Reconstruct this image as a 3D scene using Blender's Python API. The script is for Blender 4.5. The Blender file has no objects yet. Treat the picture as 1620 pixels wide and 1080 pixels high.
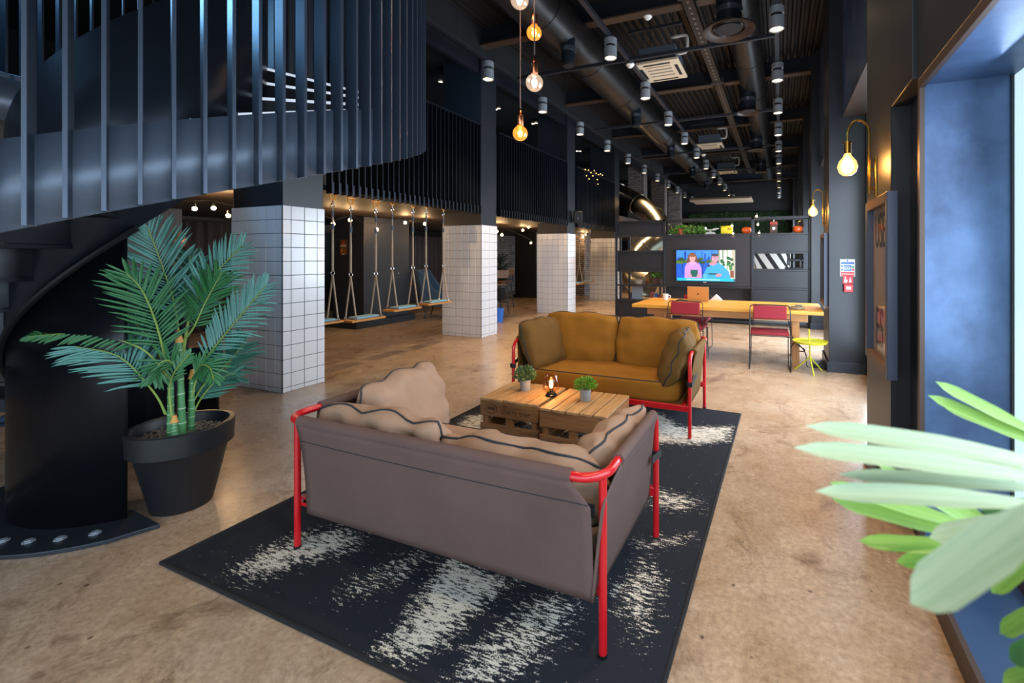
import bpy, bmesh, math, random
from mathutils import Vector, Matrix, Euler, noise
random.seed(11)
R_ = math.radians
PI = math.pi
scene = bpy.context.scene
COL = scene.collection

# ------------------------------------------------------------------ camera, world, lights, exposure
F, CX, CY, YAW, EYE = 721.4, 940.0, 402.74, 0.3872, 1.48
cd = bpy.data.cameras.new('camera'); cam = bpy.data.objects.new('camera', cd); COL.objects.link(cam)
cam.location = (0, 0, EYE); cam.rotation_euler = (PI / 2, 0, YAW)
cd.sensor_width = 36; cd.lens = F / 1620 * 36
cd.shift_x = -(CX - 810) / 1620; cd.shift_y = -(540 - CY) / 1620
cd.clip_start = 0.02; cd.clip_end = 100
cd.dof.use_dof = True; cd.dof.focus_distance = 3.5; cd.dof.aperture_fstop = 2.5
scene.camera = cam

w = bpy.data.worlds.new('world'); scene.world = w; w.use_nodes = True
bg = w.node_tree.nodes['Background']; bg.inputs[0].default_value = (0.55, 0.72, 1, 1); bg.inputs[1].default_value = 0.06

vs = scene.view_settings
vs.view_transform = 'Standard'; vs.look = 'None'; vs.gamma = 1; vs.use_curve_mapping = False
vs.exposure = 0.62

def area(name, loc, aim, sx, sy, power, col):
    l = bpy.data.lights.new(name, 'AREA'); l.shape = 'RECTANGLE'; l.size = sx; l.size_y = sy; l.energy = power; l.color = col
    o = bpy.data.objects.new(name, l); COL.objects.link(o); o.location = loc
    o.rotation_euler = (Vector(aim)).to_track_quat('-Z', 'Y').to_euler()
    return o
DAY = (0.70, 0.84, 1.0)
# daylight entering through the glazing of the street side (in window openings; the hedge and upstairs fills are added)
area('daylight_window_near', (0.90, -0.95, 1.25), (-1, 0, -.1), 6.4, 2.0, 150, DAY)
area('daylight_window_recess', (0.93, 5.05, 1.4), (-1, 0, 0), 2.2, 2.2, 105, DAY)
area('daylight_window_recess_far', (0.93, 8.3, 1.4), (-1, 0, 0), 2.2, 2.2, 170, DAY)
area('daylight_window_recess_end', (0.93, 12.2, 1.4), (-1, 0, 0), 2.2, 2.2, 100, DAY)
area('added_hedge_fill_far', (0.93, 22.3, 1.75), (-1, 0.3, 0), 2.2, 3.0, 420, DAY)  # added to brighten the far hedge, turned towards it
area('added_blue_fill_upstairs', (-6.6, 1.2, 4.7), (1, .1, -.35), 1.6, 1.0, 70, (0.22, 0.55, 1.0))  # added blue light that tints the stair fins; no rooflight above
area('daylight_shopfront', (-2.2, -3.95, 2.0), (0, 1, 0), 6.0, 3.4, 125, (0.8, 0.9, 1.0))

# ------------------------------------------------------------------ helpers
def ray(u, v):
    f = Vector((-math.sin(YAW), math.cos(YAW), 0)); r = Vector((math.cos(YAW), math.sin(YAW), 0))
    return f + r * ((u - CX) / F) + Vector((0, 0, (CY - v) / F))
def Pz(u, v, z): d = ray(u, v); return Vector((0, 0, EYE)) + d * ((z - EYE) / d.z)
def Px(u, v, x): d = ray(u, v); return Vector((0, 0, EYE)) + d * (x / d.x)
def Py(u, v, y): d = ray(u, v); return Vector((0, 0, EYE)) + d * (y / d.y)
def Pd(u, v, dep): return Vector((0, 0, EYE)) + ray(u, v) * dep

def lin(h):
    h = h.lstrip('#'); c = [int(h[i:i + 2], 16) / 255 for i in (0, 2, 4)]
    return tuple(x / 12.92 if x <= .04045 else ((x + .055) / 1.055) ** 2.4 for x in c) + (1,)

MATS = {}
def mat(name, col, rough=.5, metal=0., emit=None, estr=1., spec=.5, coat=0., alpha=None, noise_amt=0., noise_scale=6., col2=None, bump=0., bump_scale=40., stretch=None, trans=0., sheen=0., rough_var=0.):
    if name in MATS: return MATS[name]
    m = bpy.data.materials.new(name); m.use_nodes = True; MATS[name] = m
    nt = m.node_tree; b = nt.nodes['Principled BSDF']; L = nt.links
    c = lin(col) if isinstance(col, str) else col
    b.inputs['Base Color'].default_value = c; b.inputs['Roughness'].default_value = rough; b.inputs['Metallic'].default_value = metal
    b.inputs['Specular IOR Level'].default_value = spec; b.inputs['Coat Weight'].default_value = coat
    b.inputs['Transmission Weight'].default_value = trans
    b.inputs['Sheen Weight'].default_value = 0
    if emit: b.inputs['Emission Color'].default_value = lin(emit) if isinstance(emit, str) else emit; b.inputs['Emission Strength'].default_value = estr
    if noise_amt or bump or rough_var:
        tc = nt.nodes.new('ShaderNodeTexCoord'); mp = nt.nodes.new('ShaderNodeMapping')
        if stretch: mp.inputs['Scale'].default_value = stretch
        L.new(tc.outputs['Object'], mp.inputs['Vector'])
    if noise_amt:
        n = nt.nodes.new('ShaderNodeTexNoise'); n.inputs['Scale'].default_value = noise_scale; n.inputs['Detail'].default_value = 6; n.inputs['Roughness'].default_value = .62
        L.new(mp.outputs[0], n.inputs['Vector'])
        mx = nt.nodes.new('ShaderNodeMix'); mx.data_type = 'RGBA'
        rp = nt.nodes.new('ShaderNodeMapRange'); rp.inputs[1].default_value = .5 - .5 * .45; rp.inputs[2].default_value = .5 + .5 * .45; rp.inputs[4].default_value = noise_amt
        L.new(n.outputs['Fac'], rp.inputs[0]); L.new(rp.outputs[0], mx.inputs[0])
        mx.inputs[6].default_value = c; mx.inputs[7].default_value = lin(col2) if col2 else tuple(x * .4 for x in c[:3]) + (1,)
        L.new(mx.outputs[2], b.inputs['Base Color'])
        if rough_var:
            rr = nt.nodes.new('ShaderNodeMapRange'); rr.inputs[3].default_value = rough - rough_var; rr.inputs[4].default_value = rough + rough_var
            L.new(n.outputs['Fac'], rr.inputs[0]); L.new(rr.outputs[0], b.inputs['Roughness'])
    if bump:
        n2 = nt.nodes.new('ShaderNodeTexNoise'); n2.inputs['Scale'].default_value = bump_scale; n2.inputs['Detail'].default_value = 4
        L.new(mp.outputs[0], n2.inputs['Vector'])
        bp = nt.nodes.new('ShaderNodeBump'); bp.inputs['Strength'].default_value = bump; bp.inputs['Distance'].default_value = .01
        L.new(n2.outputs['Fac'], bp.inputs['Height']); L.new(bp.outputs[0], b.inputs['Normal'])
    return m

def glassy(name, col, mixf=.12, rough=.03, glow=None, fres=.7):
    """thin glass: mostly see-through with a glossy film, so that the lamp inside shines out"""
    if name in MATS: return MATS[name]
    m = bpy.data.materials.new(name); m.use_nodes = True; MATS[name] = m; nt = m.node_tree; nt.nodes.clear()
    o = nt.nodes.new('ShaderNodeOutputMaterial'); t = nt.nodes.new('ShaderNodeBsdfTransparent'); t.inputs[0].default_value = lin(col)
    g = nt.nodes.new('ShaderNodeBsdfGlossy'); g.inputs['Roughness'].default_value = rough
    fr = nt.nodes.new('ShaderNodeLayerWeight'); fr.inputs[0].default_value = .25
    ad = nt.nodes.new('ShaderNodeMath'); ad.operation = 'MULTIPLY_ADD'; ad.inputs[1].default_value = fres; ad.inputs[2].default_value = mixf; ad.use_clamp = True
    mx = nt.nodes.new('ShaderNodeMixShader')
    nt.links.new(fr.outputs['Facing'], ad.inputs[0]); nt.links.new(ad.outputs[0], mx.inputs[0])
    nt.links.new(t.outputs[0], mx.inputs[1]); nt.links.new(g.outputs[0], mx.inputs[2])
    if glow:
        e = nt.nodes.new('ShaderNodeEmission'); e.inputs[0].default_value = glow[:3] + (1,); e.inputs[1].default_value = glow[3]; a = nt.nodes.new('ShaderNodeAddShader')
        nt.links.new(mx.outputs[0], a.inputs[0]); nt.links.new(e.outputs[0], a.inputs[1]); nt.links.new(a.outputs[0], o.inputs[0])
    else: nt.links.new(mx.outputs[0], o.inputs[0])
    return m

def vcol_mat(name, rough=.5, emit=0.):
    if name in MATS: return MATS[name]
    m = bpy.data.materials.new(name); m.use_nodes = True; MATS[name] = m; nt = m.node_tree; b = nt.nodes['Principled BSDF']
    a = nt.nodes.new('ShaderNodeVertexColor'); a.layer_name = 'tint'
    b.inputs['Roughness'].default_value = rough
    if emit:
        b.inputs['Base Color'].default_value = (.01, .01, .01, 1); nt.links.new(a.outputs[0], b.inputs['Emission Color']); b.inputs['Emission Strength'].default_value = emit
    else: nt.links.new(a.outputs[0], b.inputs['Base Color'])
    return m

class MB:
    def __init__(s): s.v = []; s.f = []; s.c = []
    def add(s, vs_, fs, col=None):
        o = len(s.v); s.v += [tuple(p) for p in vs_]; s.f += [tuple(i + o for i in f) for f in fs]; s.c += [col] * len(fs); return s
    def box(s, x0, x1, y0, y1, z0, z1, M=None):
        P = [Vector((x, y, z)) for z in (z0, z1) for y in (y0, y1) for x in (x0, x1)]
        if M is not None: P = [M @ p for p in P]
        return s.add(P, [(0, 2, 3, 1), (4, 5, 7, 6), (0, 1, 5, 4), (2, 6, 7, 3), (0, 4, 6, 2), (1, 3, 7, 5)])
    def bar(s, a, b, w, h, up=(0, 0, 1)):
        a = Vector(a); b = Vector(b); d = (b - a); L = d.length; d.normalize(); up = Vector(up)
        x = d.cross(up)
        if x.length < 1e-4: x = d.cross(Vector((1, 0, 0)))
        x.normalize(); z = x.cross(d)
        M = Matrix((x, d, z)).transposed().to_4x4(); M.translation = a
        return s.box(-w / 2, w / 2, 0, L, -h / 2, h / 2, M)
    def tube(s, pts, r, n=10, closed=False, caps=True):
        pts = [Vector(p) for p in pts]; k = len(pts); rs = r if isinstance(r, (list, tuple)) else [r] * k
        T = []
        for i in range(k):
            if closed: t = pts[(i + 1) % k] - pts[i - 1]
            else: t = pts[min(i + 1, k - 1)] - pts[max(i - 1, 0)]
            T.append(t.normalized() if t.length > 1e-9 else Vector((0, 0, 1)))
        ref = Vector((0, 0, 1)) if abs(T[0].z) < .9 else Vector((1, 0, 0))
        nrm = (ref - T[0] * ref.dot(T[0])).normalized(); V = []
        for i in range(k):
            nrm = (nrm - T[i] * nrm.dot(T[i]))
            nrm = nrm.normalized() if nrm.length > 1e-6 else T[i].orthogonal().normalized()
            b = T[i].cross(nrm)
            for j in range(n):
                a = 2 * PI * j / n; V.append(pts[i] + (nrm * math.cos(a) + b * math.sin(a)) * rs[i])
        Fs = []
        for i in range(k if closed else k - 1):
            i2 = (i + 1) % k
            for j in range(n): j2 = (j + 1) % n; Fs.append((i * n + j, i * n + j2, i2 * n + j2, i2 * n + j))
        if caps and not closed: Fs += [tuple(range(n))[::-1], tuple(range((k - 1) * n, k * n))]
        return s.add(V, Fs)
    def cyl(s, a, b, r, r2=None, n=16): return s.tube([a, b], [r, r if r2 is None else r2], n)
    def lathe(s, prof, n=24, c=(0, 0, 0), closed=False):
        V = [(c[0] + r * math.cos(2 * PI * j / n), c[1] + r * math.sin(2 * PI * j / n), c[2] + z) for r, z in prof for j in range(n)]
        k = len(prof); Fs = [(i * n + j, i * n + (j + 1) % n, (i + 1) % k * n + (j + 1) % n, (i + 1) % k * n + j) for i in range(k if closed else k - 1) for j in range(n)]
        if not closed:
            if prof[0][0] > 1e-5: Fs.append(tuple(range(n))[::-1])
            if prof[-1][0] > 1e-5: Fs.append(tuple(range((k - 1) * n, k * n)))
        return s.add(V, Fs)
    def prism(s, poly, d, M=None, col=None):
        k = len(poly); P = [Vector((x, y, 0)) for x, y in poly] + [Vector((x, y, d)) for x, y in poly]
        if M is not None: P = [M @ p for p in P]
        return s.add(P, [tuple(range(k))[::-1], tuple(range(k, 2 * k))] + [(i, (i + 1) % k, (i + 1) % k + k, i + k) for i in range(k)], col)
    def ball(s, c, r, n=12, m=8, sc=(1, 1, 1)):
        V = []; Fs = []
        for i in range(m + 1):
            t = PI * i / m
            for j in range(n): p = 2 * PI * j / n; V.append((c[0] + r * sc[0] * math.sin(t) * math.cos(p), c[1] + r * sc[1] * math.sin(t) * math.sin(p), c[2] + r * sc[2] * math.cos(t)))
        for i in range(m):
            for j in range(n): Fs.append((i * n + j, (i + 1) * n + j, (i + 1) * n + (j + 1) % n, i * n + (j + 1) % n))
        return s.add(V, Fs)
    def grid(s, fn, nu, nv, wrap_u=False):
        V = [fn(i / nu, j / nv) for i in range(nu + (0 if wrap_u else 1)) for j in range(nv + 1)]; k = nu if wrap_u else nu + 1
        Fs = [(i * (nv + 1) + j, ((i + 1) % k) * (nv + 1) + j, ((i + 1) % k) * (nv + 1) + j + 1, i * (nv + 1) + j + 1) for i in range(nu) for j in range(nv)]
        return s.add(V, Fs)
    def mesh(s, name, smooth=35):
        me = bpy.data.meshes.new(name); me.from_pydata([tuple(p) for p in s.v], [], s.f)
        if any(c is not None for c in s.c):
            at = me.color_attributes.new('tint', 'FLOAT_COLOR', 'CORNER'); i = 0
            for p, c in zip(me.polygons, s.c):
                for _ in range(p.loop_total): at.data[i].color = lin(c) if c else (1, 1, 1, 1); i += 1
        me.update()
        bm = bmesh.new(); bm.from_mesh(me); bmesh.ops.remove_doubles(bm, verts=bm.verts, dist=1e-6); bmesh.ops.recalc_face_normals(bm, faces=bm.faces); bm.to_mesh(me); bm.free()
        if smooth:
            me.polygons.foreach_set('use_smooth', [True] * len(me.polygons)); me.set_sharp_from_angle(angle=R_(smooth))
        return me

def link(name, data, m=None, parent=None, loc=(0, 0, 0), rot=(0, 0, 0), scale=(1, 1, 1)):
    o = bpy.data.objects.new(name, data); COL.objects.link(o)
    if m is not None and data is not None and hasattr(data, 'materials') and len(data.materials) == 0: data.materials.append(m)
    if parent is not None: o.parent = parent
    o.location = loc; o.rotation_euler = rot; o.scale = scale
    return o
def wpos(o):
    p = Vector((0, 0, 0))
    while o is not None: p = p + Vector(o.location); o = o.parent
    return p
def part(name, mb, m, parent=None, bevel=0., world=False, smooth=35, solid=0., subsurf=0):
    """one mesh object; world=True: the shapes were given in room coordinates under a parent that is only moved"""
    if world and parent is not None:
        off = wpos(parent); mb.v = [(p[0] - off.x, p[1] - off.y, p[2] - off.z) for p in mb.v]
    o = link(name, mb.mesh(name, smooth), m, parent)
    if solid:
        md = o.modifiers.new('thickness', 'SOLIDIFY'); md.thickness = solid; md.offset = 0
    if subsurf:
        md = o.modifiers.new('smooth', 'SUBSURF'); md.levels = subsurf; md.render_levels = subsurf
    if bevel:
        md = o.modifiers.new('edge', 'BEVEL'); md.width = bevel; md.segments = 2; md.limit_method = 'ANGLE'; md.angle_limit = R_(40)
    return o
def tag(o, label, cat, group=None, kind=None):
    if label: o['label'] = label
    if cat: o['category'] = cat
    if group: o['group'] = group
    if kind: o['kind'] = kind
    return o
def thing(name, label, cat, loc=(0, 0, 0), rz=0., group=None):
    o = bpy.data.objects.new(name, None); COL.objects.link(o); o.location = loc; o.rotation_euler = (0, 0, rz); o.empty_display_size = .1
    return tag(o, label, cat, group)
def single(name, mb, m, label, cat, group=None, bevel=0., smooth=35, solid=0., loc=None):
    """a thing that is one mesh, shapes in room coordinates, origin at its base"""
    xs = [p[0] for p in mb.v]; ys = [p[1] for p in mb.v]; zs = [p[2] for p in mb.v]
    b = loc or ((min(xs) + max(xs)) / 2, (min(ys) + max(ys)) / 2, min(zs))
    mb.v = [(p[0] - b[0], p[1] - b[1], p[2] - b[2]) for p in mb.v]
    o = part(name, mb, m, None, bevel, False, smooth, solid); o.location = b
    return tag(o, label, cat, group)
def struct(name, mb, m, smooth=35, parent=None, bevel=0.):
    o = part(name, mb, m, parent, bevel, True, smooth)
    if parent is None: o['kind'] = 'structure'
    return o
def dup(root, loc=None, rz=None, label=None, group=None):
    def cp(o, par):
        c = o.copy(); COL.objects.link(c); c.parent = par
        for ch in [x for x in bpy.data.objects if x.parent == o and x.type != 'LIGHT']: cp(ch, c)
        return c
    r = cp(root, None)
    if loc is not None: r.location = loc
    if rz is not None: r.rotation_euler[2] = rz
    if label: r['label'] = label
    if group: r['group'] = group
    return r
def text(name, body, size, m, parent, loc, rot, extrude=.001, align='CENTER', sx=1.):
    c = bpy.data.curves.new(name, 'FONT'); c.body = body; c.size = size; c.extrude = extrude; c.align_x = align; c.align_y = 'CENTER'; c.resolution_u = 3
    tmp = bpy.data.objects.new(name, c); COL.objects.link(tmp); bpy.context.view_layer.update()
    me = bpy.data.meshes.new_from_object(tmp.evaluated_get(bpy.context.evaluated_depsgraph_get())); me.materials.clear(); me.materials.append(m)
    bpy.data.objects.remove(tmp); o = bpy.data.objects.new(name, me); COL.objects.link(o); o.parent = parent; o.location = loc; o.rotation_euler = rot; o.scale = (sx, 1, 1)
    return o
def arc(cx, cy, r, a0, a1, n): return [(cx + r * math.cos(R_(a0 + (a1 - a0) * i / n)), cy + r * math.sin(R_(a0 + (a1 - a0) * i / n))) for i in range(n + 1)]
def smooth_path(pts, n=6):
    """Catmull-Rom through the points"""
    pts = [Vector(p) for p in pts]; out = []
    for i in range(len(pts) - 1):
        p0 = pts[max(i - 1, 0)]; p1 = pts[i]; p2 = pts[i + 1]; p3 = pts[min(i + 2, len(pts) - 1)]
        for k in range(n):
            t = k / n; out.append(.5 * ((2 * p1) + (p2 - p0) * t + (2 * p0 - 5 * p1 + 4 * p2 - p3) * t * t + (3 * p1 - p0 - 3 * p2 + p3) * t ** 3))
    return out + [pts[-1]]
def lamp(name, parent, loc, power, col, radius=.03, kind='POINT', spot=None):
    l = bpy.data.lights.new(name, kind); l.energy = power; l.color = col; l.shadow_soft_size = radius
    if kind == 'SPOT': l.spot_size = R_(spot); l.spot_blend = .6
    o = bpy.data.objects.new(name, l); COL.objects.link(o); o.parent = parent; o.location = loc
    return o
WARM = (1.0, .62, .28)

# ------------------------------------------------------------------ materials
navy = mat('navy_paint', '#1f222a', .42, noise_amt=.35, noise_scale=2.2, col2='#16171c', bump=.03, bump_scale=90)
dark = mat('black_paint', '#16171b', .5, noise_amt=.3, noise_scale=3, col2='#0d0d10')
darker = mat('matt_black', '#0c0c0e', .7)
wallgrey = mat('dark_grey_paint', '#2b2c31', .55, noise_amt=.3, noise_scale=1.5)
steel = mat('daylit_stair_steel', '#596474', .40, .30, noise_amt=.5, noise_scale=3.0, col2='#454e5d', bump=.04, bump_scale=60, rough_var=.1)  # stair steel with a lighter colour because the band faces daylight
finm = mat('fin_steel', '#1a202b', .38, .5, noise_amt=.3, noise_scale=5)
bluesteel = mat('sky_tinted_patina_steel', '#56719a', .42, .3, noise_amt=1., noise_scale=3.4, col2='#2c3f60', bump=.03, stretch=(1, 1, .8), rough_var=.08)  # mottled patina; the blue also paints in the sky's reflection
dsteel = mat('shaded_stair_steel', '#171a21', .36, .4, noise_amt=.4, noise_scale=3, col2='#0d0f14')  # stair steel with the shade under the steps put into its colour
balsteel = mat('balustrade_steel', '#2b313d', .3, .6, noise_amt=.5, noise_scale=2, col2='#1a1d24', rough_var=.1)
edgebrown = mat('brown_edge_steel', '#4b3d38', .5, .3)
tilem = mat('glazed_white_tile', '#d0cfd2', .17, coat=.0, bump=.015, bump_scale=5)
grout = mat('dark_grout', '#24262c', .8)
redp = mat('red_powder_coat', '#b8141d', .28, coat=.2)
black_plastic = mat('black_plastic', '#0f1013', .4)
white_plastic = mat('white_plastic', '#d8d4cc', .4)
brass = mat('polished_brass', '#b98a3e', .22, 1.)
copper = mat('copper', '#b9704f', .25, 1.)
chrome = mat('chrome', '#c9c9cc', .18, 1.)
hotbulb = mat('hot_filament', '#ffb060', emit=(1, .62, .25, 1), estr=60)
# ------------------------------------------------------------------ floor
def concrete():
    m = bpy.data.materials.new('polished_concrete'); m.use_nodes = True; nt = m.node_tree; b = nt.nodes['Principled BSDF']; L = nt.links
    tc = nt.nodes.new('ShaderNodeTexCoord')
    def nz(scale, det, rough=.6, dist=0.):
        n = nt.nodes.new('ShaderNodeTexNoise'); n.inputs['Scale'].default_value = scale; n.inputs['Detail'].default_value = det; n.inputs['Roughness'].default_value = rough; n.inputs['Distortion'].default_value = dist
        L.new(tc.outputs['Object'], n.inputs['Vector']); return n.outputs['Fac']
    def ramp(fac, stops):
        r = nt.nodes.new('ShaderNodeValToRGB'); L.new(fac, r.inputs[0]); e = r.color_ramp.elements
        e[0].position, e[0].color = stops[0][0], lin(stops[0][1]); e[1].position, e[1].color = stops[1][0], lin(stops[1][1])
        for p, c in stops[2:]: x = e.new(p); x.color = lin(c)
        return r.outputs[0]
    def mix(f, a, c, mode='MIX'):
        x = nt.nodes.new('ShaderNodeMix'); x.data_type = 'RGBA'; x.blend_type = mode
        if isinstance(f, float): x.inputs[0].default_value = f
        else: L.new(f, x.inputs[0])
        L.new(a, x.inputs[6]); L.new(c, x.inputs[7]); return x.outputs[2]
    big = ramp(nz(.55, 5, .6, .6), [(.32, '#9a7b5e'), (.68, '#bba894'), (.5, '#a98c70')])
    mid = ramp(nz(3.2, 8, .7, 1.), [(.3, '#836850'), (.62, '#bfac99')])
    c = mix(.42, big, mid)
    fine = ramp(nz(38, 6, .75), [(.35, '#8a8078'), (.6, '#ffffff')])
    c = mix(.5, c, fine, 'MULTIPLY')
    st = ramp(nz(1.7, 9, .72, 1.6), [(.54, '#ffffff'), (.70, '#7d5f45')])
    c = mix(.75, c, st, 'MULTIPLY')
    # hairline cracks
    vo = nt.nodes.new('ShaderNodeTexVoronoi'); vo.feature = 'DISTANCE_TO_EDGE'; vo.inputs['Scale'].default_value = .75
    wv = nt.nodes.new('ShaderNodeTexNoise'); wv.inputs['Scale'].default_value = 2.5; wv.inputs['Detail'].default_value = 8
    ad = nt.nodes.new('ShaderNodeMix'); ad.data_type = 'RGBA'; ad.blend_type = 'ADD'; ad.inputs[0].default_value = .5
    L.new(tc.outputs['Object'], wv.inputs['Vector']); L.new(tc.outputs['Object'], ad.inputs[6]); L.new(wv.outputs['Color'], ad.inputs[7]); L.new(ad.outputs[2], vo.inputs['Vector'])
    cr = ramp(vo.outputs['Distance'], [(0., '#6b5a4c'), (.006, '#ffffff')])
    c = mix(.16, c, cr, 'MULTIPLY')
    # small dark pits
    pv = nt.nodes.new('ShaderNodeTexVoronoi'); pv.inputs['Scale'].default_value = 7.; L.new(tc.outputs['Object'], pv.inputs['Vector'])
    pit = ramp(pv.outputs['Distance'], [(.045, '#4d4038'), (.075, '#ffffff')]); c = mix(.7, c, pit, 'MULTIPLY')
    L.new(c, b.inputs['Base Color'])
    rr = nt.nodes.new('ShaderNodeMapRange'); rr.inputs[3].default_value = .16; rr.inputs[4].default_value = .42; L.new(nz(2.4, 6), rr.inputs[0]); L.new(rr.outputs[0], b.inputs['Roughness'])
    bp = nt.nodes.new('ShaderNodeBump'); bp.inputs['Strength'].default_value = .06; bp.inputs['Distance'].default_value = .01; L.new(nz(24, 8), bp.inputs['Height']); L.new(bp.outputs[0], b.inputs['Normal'])
    b.inputs['Specular IOR Level'].default_value = .5
    return m
struct('floor', MB().box(-11.2, 1.3, -4.2, 27.2, -.2, 0), concrete())

# ------------------------------------------------------------------ ceiling: corrugated deck, beams
deck = mat('corrugated_deck', '#211c1a', .5, .3, noise_amt=.35, noise_scale=4, col2='#131010')
mb = MB(); x = -5.2; prof = []
while x < 1.3:
    prof += [(x, 5.52), (x + .045, 5.52), (x + .065, 5.45), (x + .11, 5.45)]; x += .13
mb.add([(p[0], y, p[1]) for y in (-4.2, 27.2) for p in prof], [(i, i + 1, i + 1 + len(prof), i + len(prof)) for i in range(len(prof) - 1)])
mb.box(-11.2, 1.3, -4.2, 27.2, 5.56, 5.7)
ceil = struct('ceiling', mb, deck)
beamm = mat('painted_beam', '#1a1d26', .45, .2); flange = mat('brown_flange', '#3d2c20', .5)
for i, y in enumerate((3.1, 6.6, 10.0, 13.4, 16.8, 20.2, 23.6)):
    b = struct('beam', MB().box(-5.0, .62, y + .07, y + .11, 5.15, 5.45), beamm, parent=ceil)
    struct('beam_flange', MB().box(-5.0, .62, y, y + .18, 5.12, 5.145), flange, parent=b)
mezceil = struct('ceiling_mezzanine', MB().box(-11.2, -4.85, -4.2, 27.2, 5.0, 5.5), darker)
struct('trim_1', MB().box(-5.06, -4.98, -4, 27, 4.72, 4.98), beamm)

# ------------------------------------------------------------------ walls
struct('wall_left', MB().box(-11.3, -11.1, -4.2, 27.2, 0, 5.6), dark)
struct('wall_back', MB().box(-11.3, 1.3, 27.0, 27.2, 0, 5.6), dark)
wf = MB()
wf.box(-11.3, -5.4, -4.2, -4.05, 0, 5.6).box(.9, 1.3, -4.2, -4.05, 0, 5.6).box(-5.4, .9, -4.2, -4.05, 3.9, 5.6)
struct('wall_front', wf, dark)
pane = mat('bright_frosted_glass', '#b9d6de', .25, emit=(.50, .68, .74, 1), estr=.75)
wn = struct('window_1', MB().box(-5.4, .9, -4.16, -4.12, 0, 3.9), pane)
for x in (-5.4, -3.85, -2.25, -.7, .84): struct('mullion', MB().box(x, x + .06, -4.18, -4.06, 0, 3.9), dark, parent=wn)

# street wall: piers at the bay lines, recesses with glazing between them
piers = [(2.97, 3.72), (6.47, 7.2), (10.0, 10.7), (13.4, 14.1), (16.9, 17.6), (20.4, 21.1), (23.9, 24.6)]
wr = MB()
for a, b_ in piers: wr.box(.57, 1.3, a, b_, 0, 5.6)
wr.box(.57, 1.3, 2.53, 2.97, 2.3, 5.6)
wr.box(.66, 1.3, 2.53, 2.97, 0, 2.3)
wr.box(.59, 1.3, -4.2, 2.53, 2.285, 5.6)
for (a, b_), (c_, d_) in zip(piers[:-1], piers[1:]):
    wr.box(.97, 1.3, b_, c_, 0, .25).box(.74, 1.3, b_, c_, 3.25, 5.6)
wr.box(.97, 1.3, 24.6, 27.2, 0, 5.6)
struct('wall_right', wr, navy, bevel=.004)
for n, ((a, b_), (c_, d_)) in enumerate(zip(piers[:-1], piers[1:])):
    wn = struct('window_%d' % (n + 3), MB().box(1.0, 1.03, b_, c_, .25, 3.25), pane)
    for y in (b_, (b_ + c_) / 2 - .03, c_ - .06): struct('window_frame', MB().box(.975, 1.04, y, y + .06, .25, 3.25), dark, parent=wn)
    struct('steel_fascia', MB().box(.725, .742, b_ + .02, c_ - .0, 3.22, 5.5), bluesteel, parent=wn)
    struct('fascia_edge', MB().box(.72, .97, b_ + .02, c_, 3.2, 3.222), edgebrown, parent=wn)
bs = MB(); skirt = mat('skirting_paint', '#262c37', .4)
for a, b_ in piers[1:3]: bs.box(.55, 1.0, a - .02, b_ + .02, 0, .13)
bs.box(.55, .6, 2.96, 3.74, 0, .13)
struct('baseboard_right', bs, skirt, bevel=.004)

# the deep steel window box beside the camera
wn = struct('window_2', MB().box(.93, .945, -4.0, 2.5, .1, 2.25), pane)
struct('reveal_panel', MB().box(.61, .945, 2.5, 2.525, .07, 2.27), bluesteel, parent=wn)
struct('reveal_head', MB().box(.61, .945, -4, 2.5, 2.255, 2.28), bluesteel, parent=wn)
struct('sill_plate', MB().box(.61, .945, -4, 2.5, .07, .1), mat('blue_sill', '#3d5a82', .4, .3, noise_amt=.6, noise_scale=3, col2='#2a3d5c'), parent=wn)
struct('sill_front', MB().box(.592, .612, -4, 2.525, 0, .105), edgebrown, parent=wn)
struct('head_front', MB().box(.592, .612, -4, 2.525, 2.245, 2.3), edgebrown, parent=wn)
struct('reveal_edge', MB().box(.592, .612, 2.498, 2.53, .105, 2.245), edgebrown, parent=wn)
struct('glazing_bar', MB().box(.912, .93, -4, 2.5, .1, .16), edgebrown, parent=wn)
struct('glazing_post', MB().box(.92, .93, 2.488, 2.5, .1, 2.255), dark, parent=wn)

# ------------------------------------------------------------------ mezzanine and what closes it
mz = MB().box(-11.2, -5.02, 3.74, 27, 2.26, 2.8).box(-11.2, -5.85, -4.1, 3.74, 2.26, 2.8)
soff = mat('brown_soffit', '#3a2e26', .6, noise_amt=.3, noise_scale=2)
struct('ceiling_soffit', mz, soff)

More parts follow.
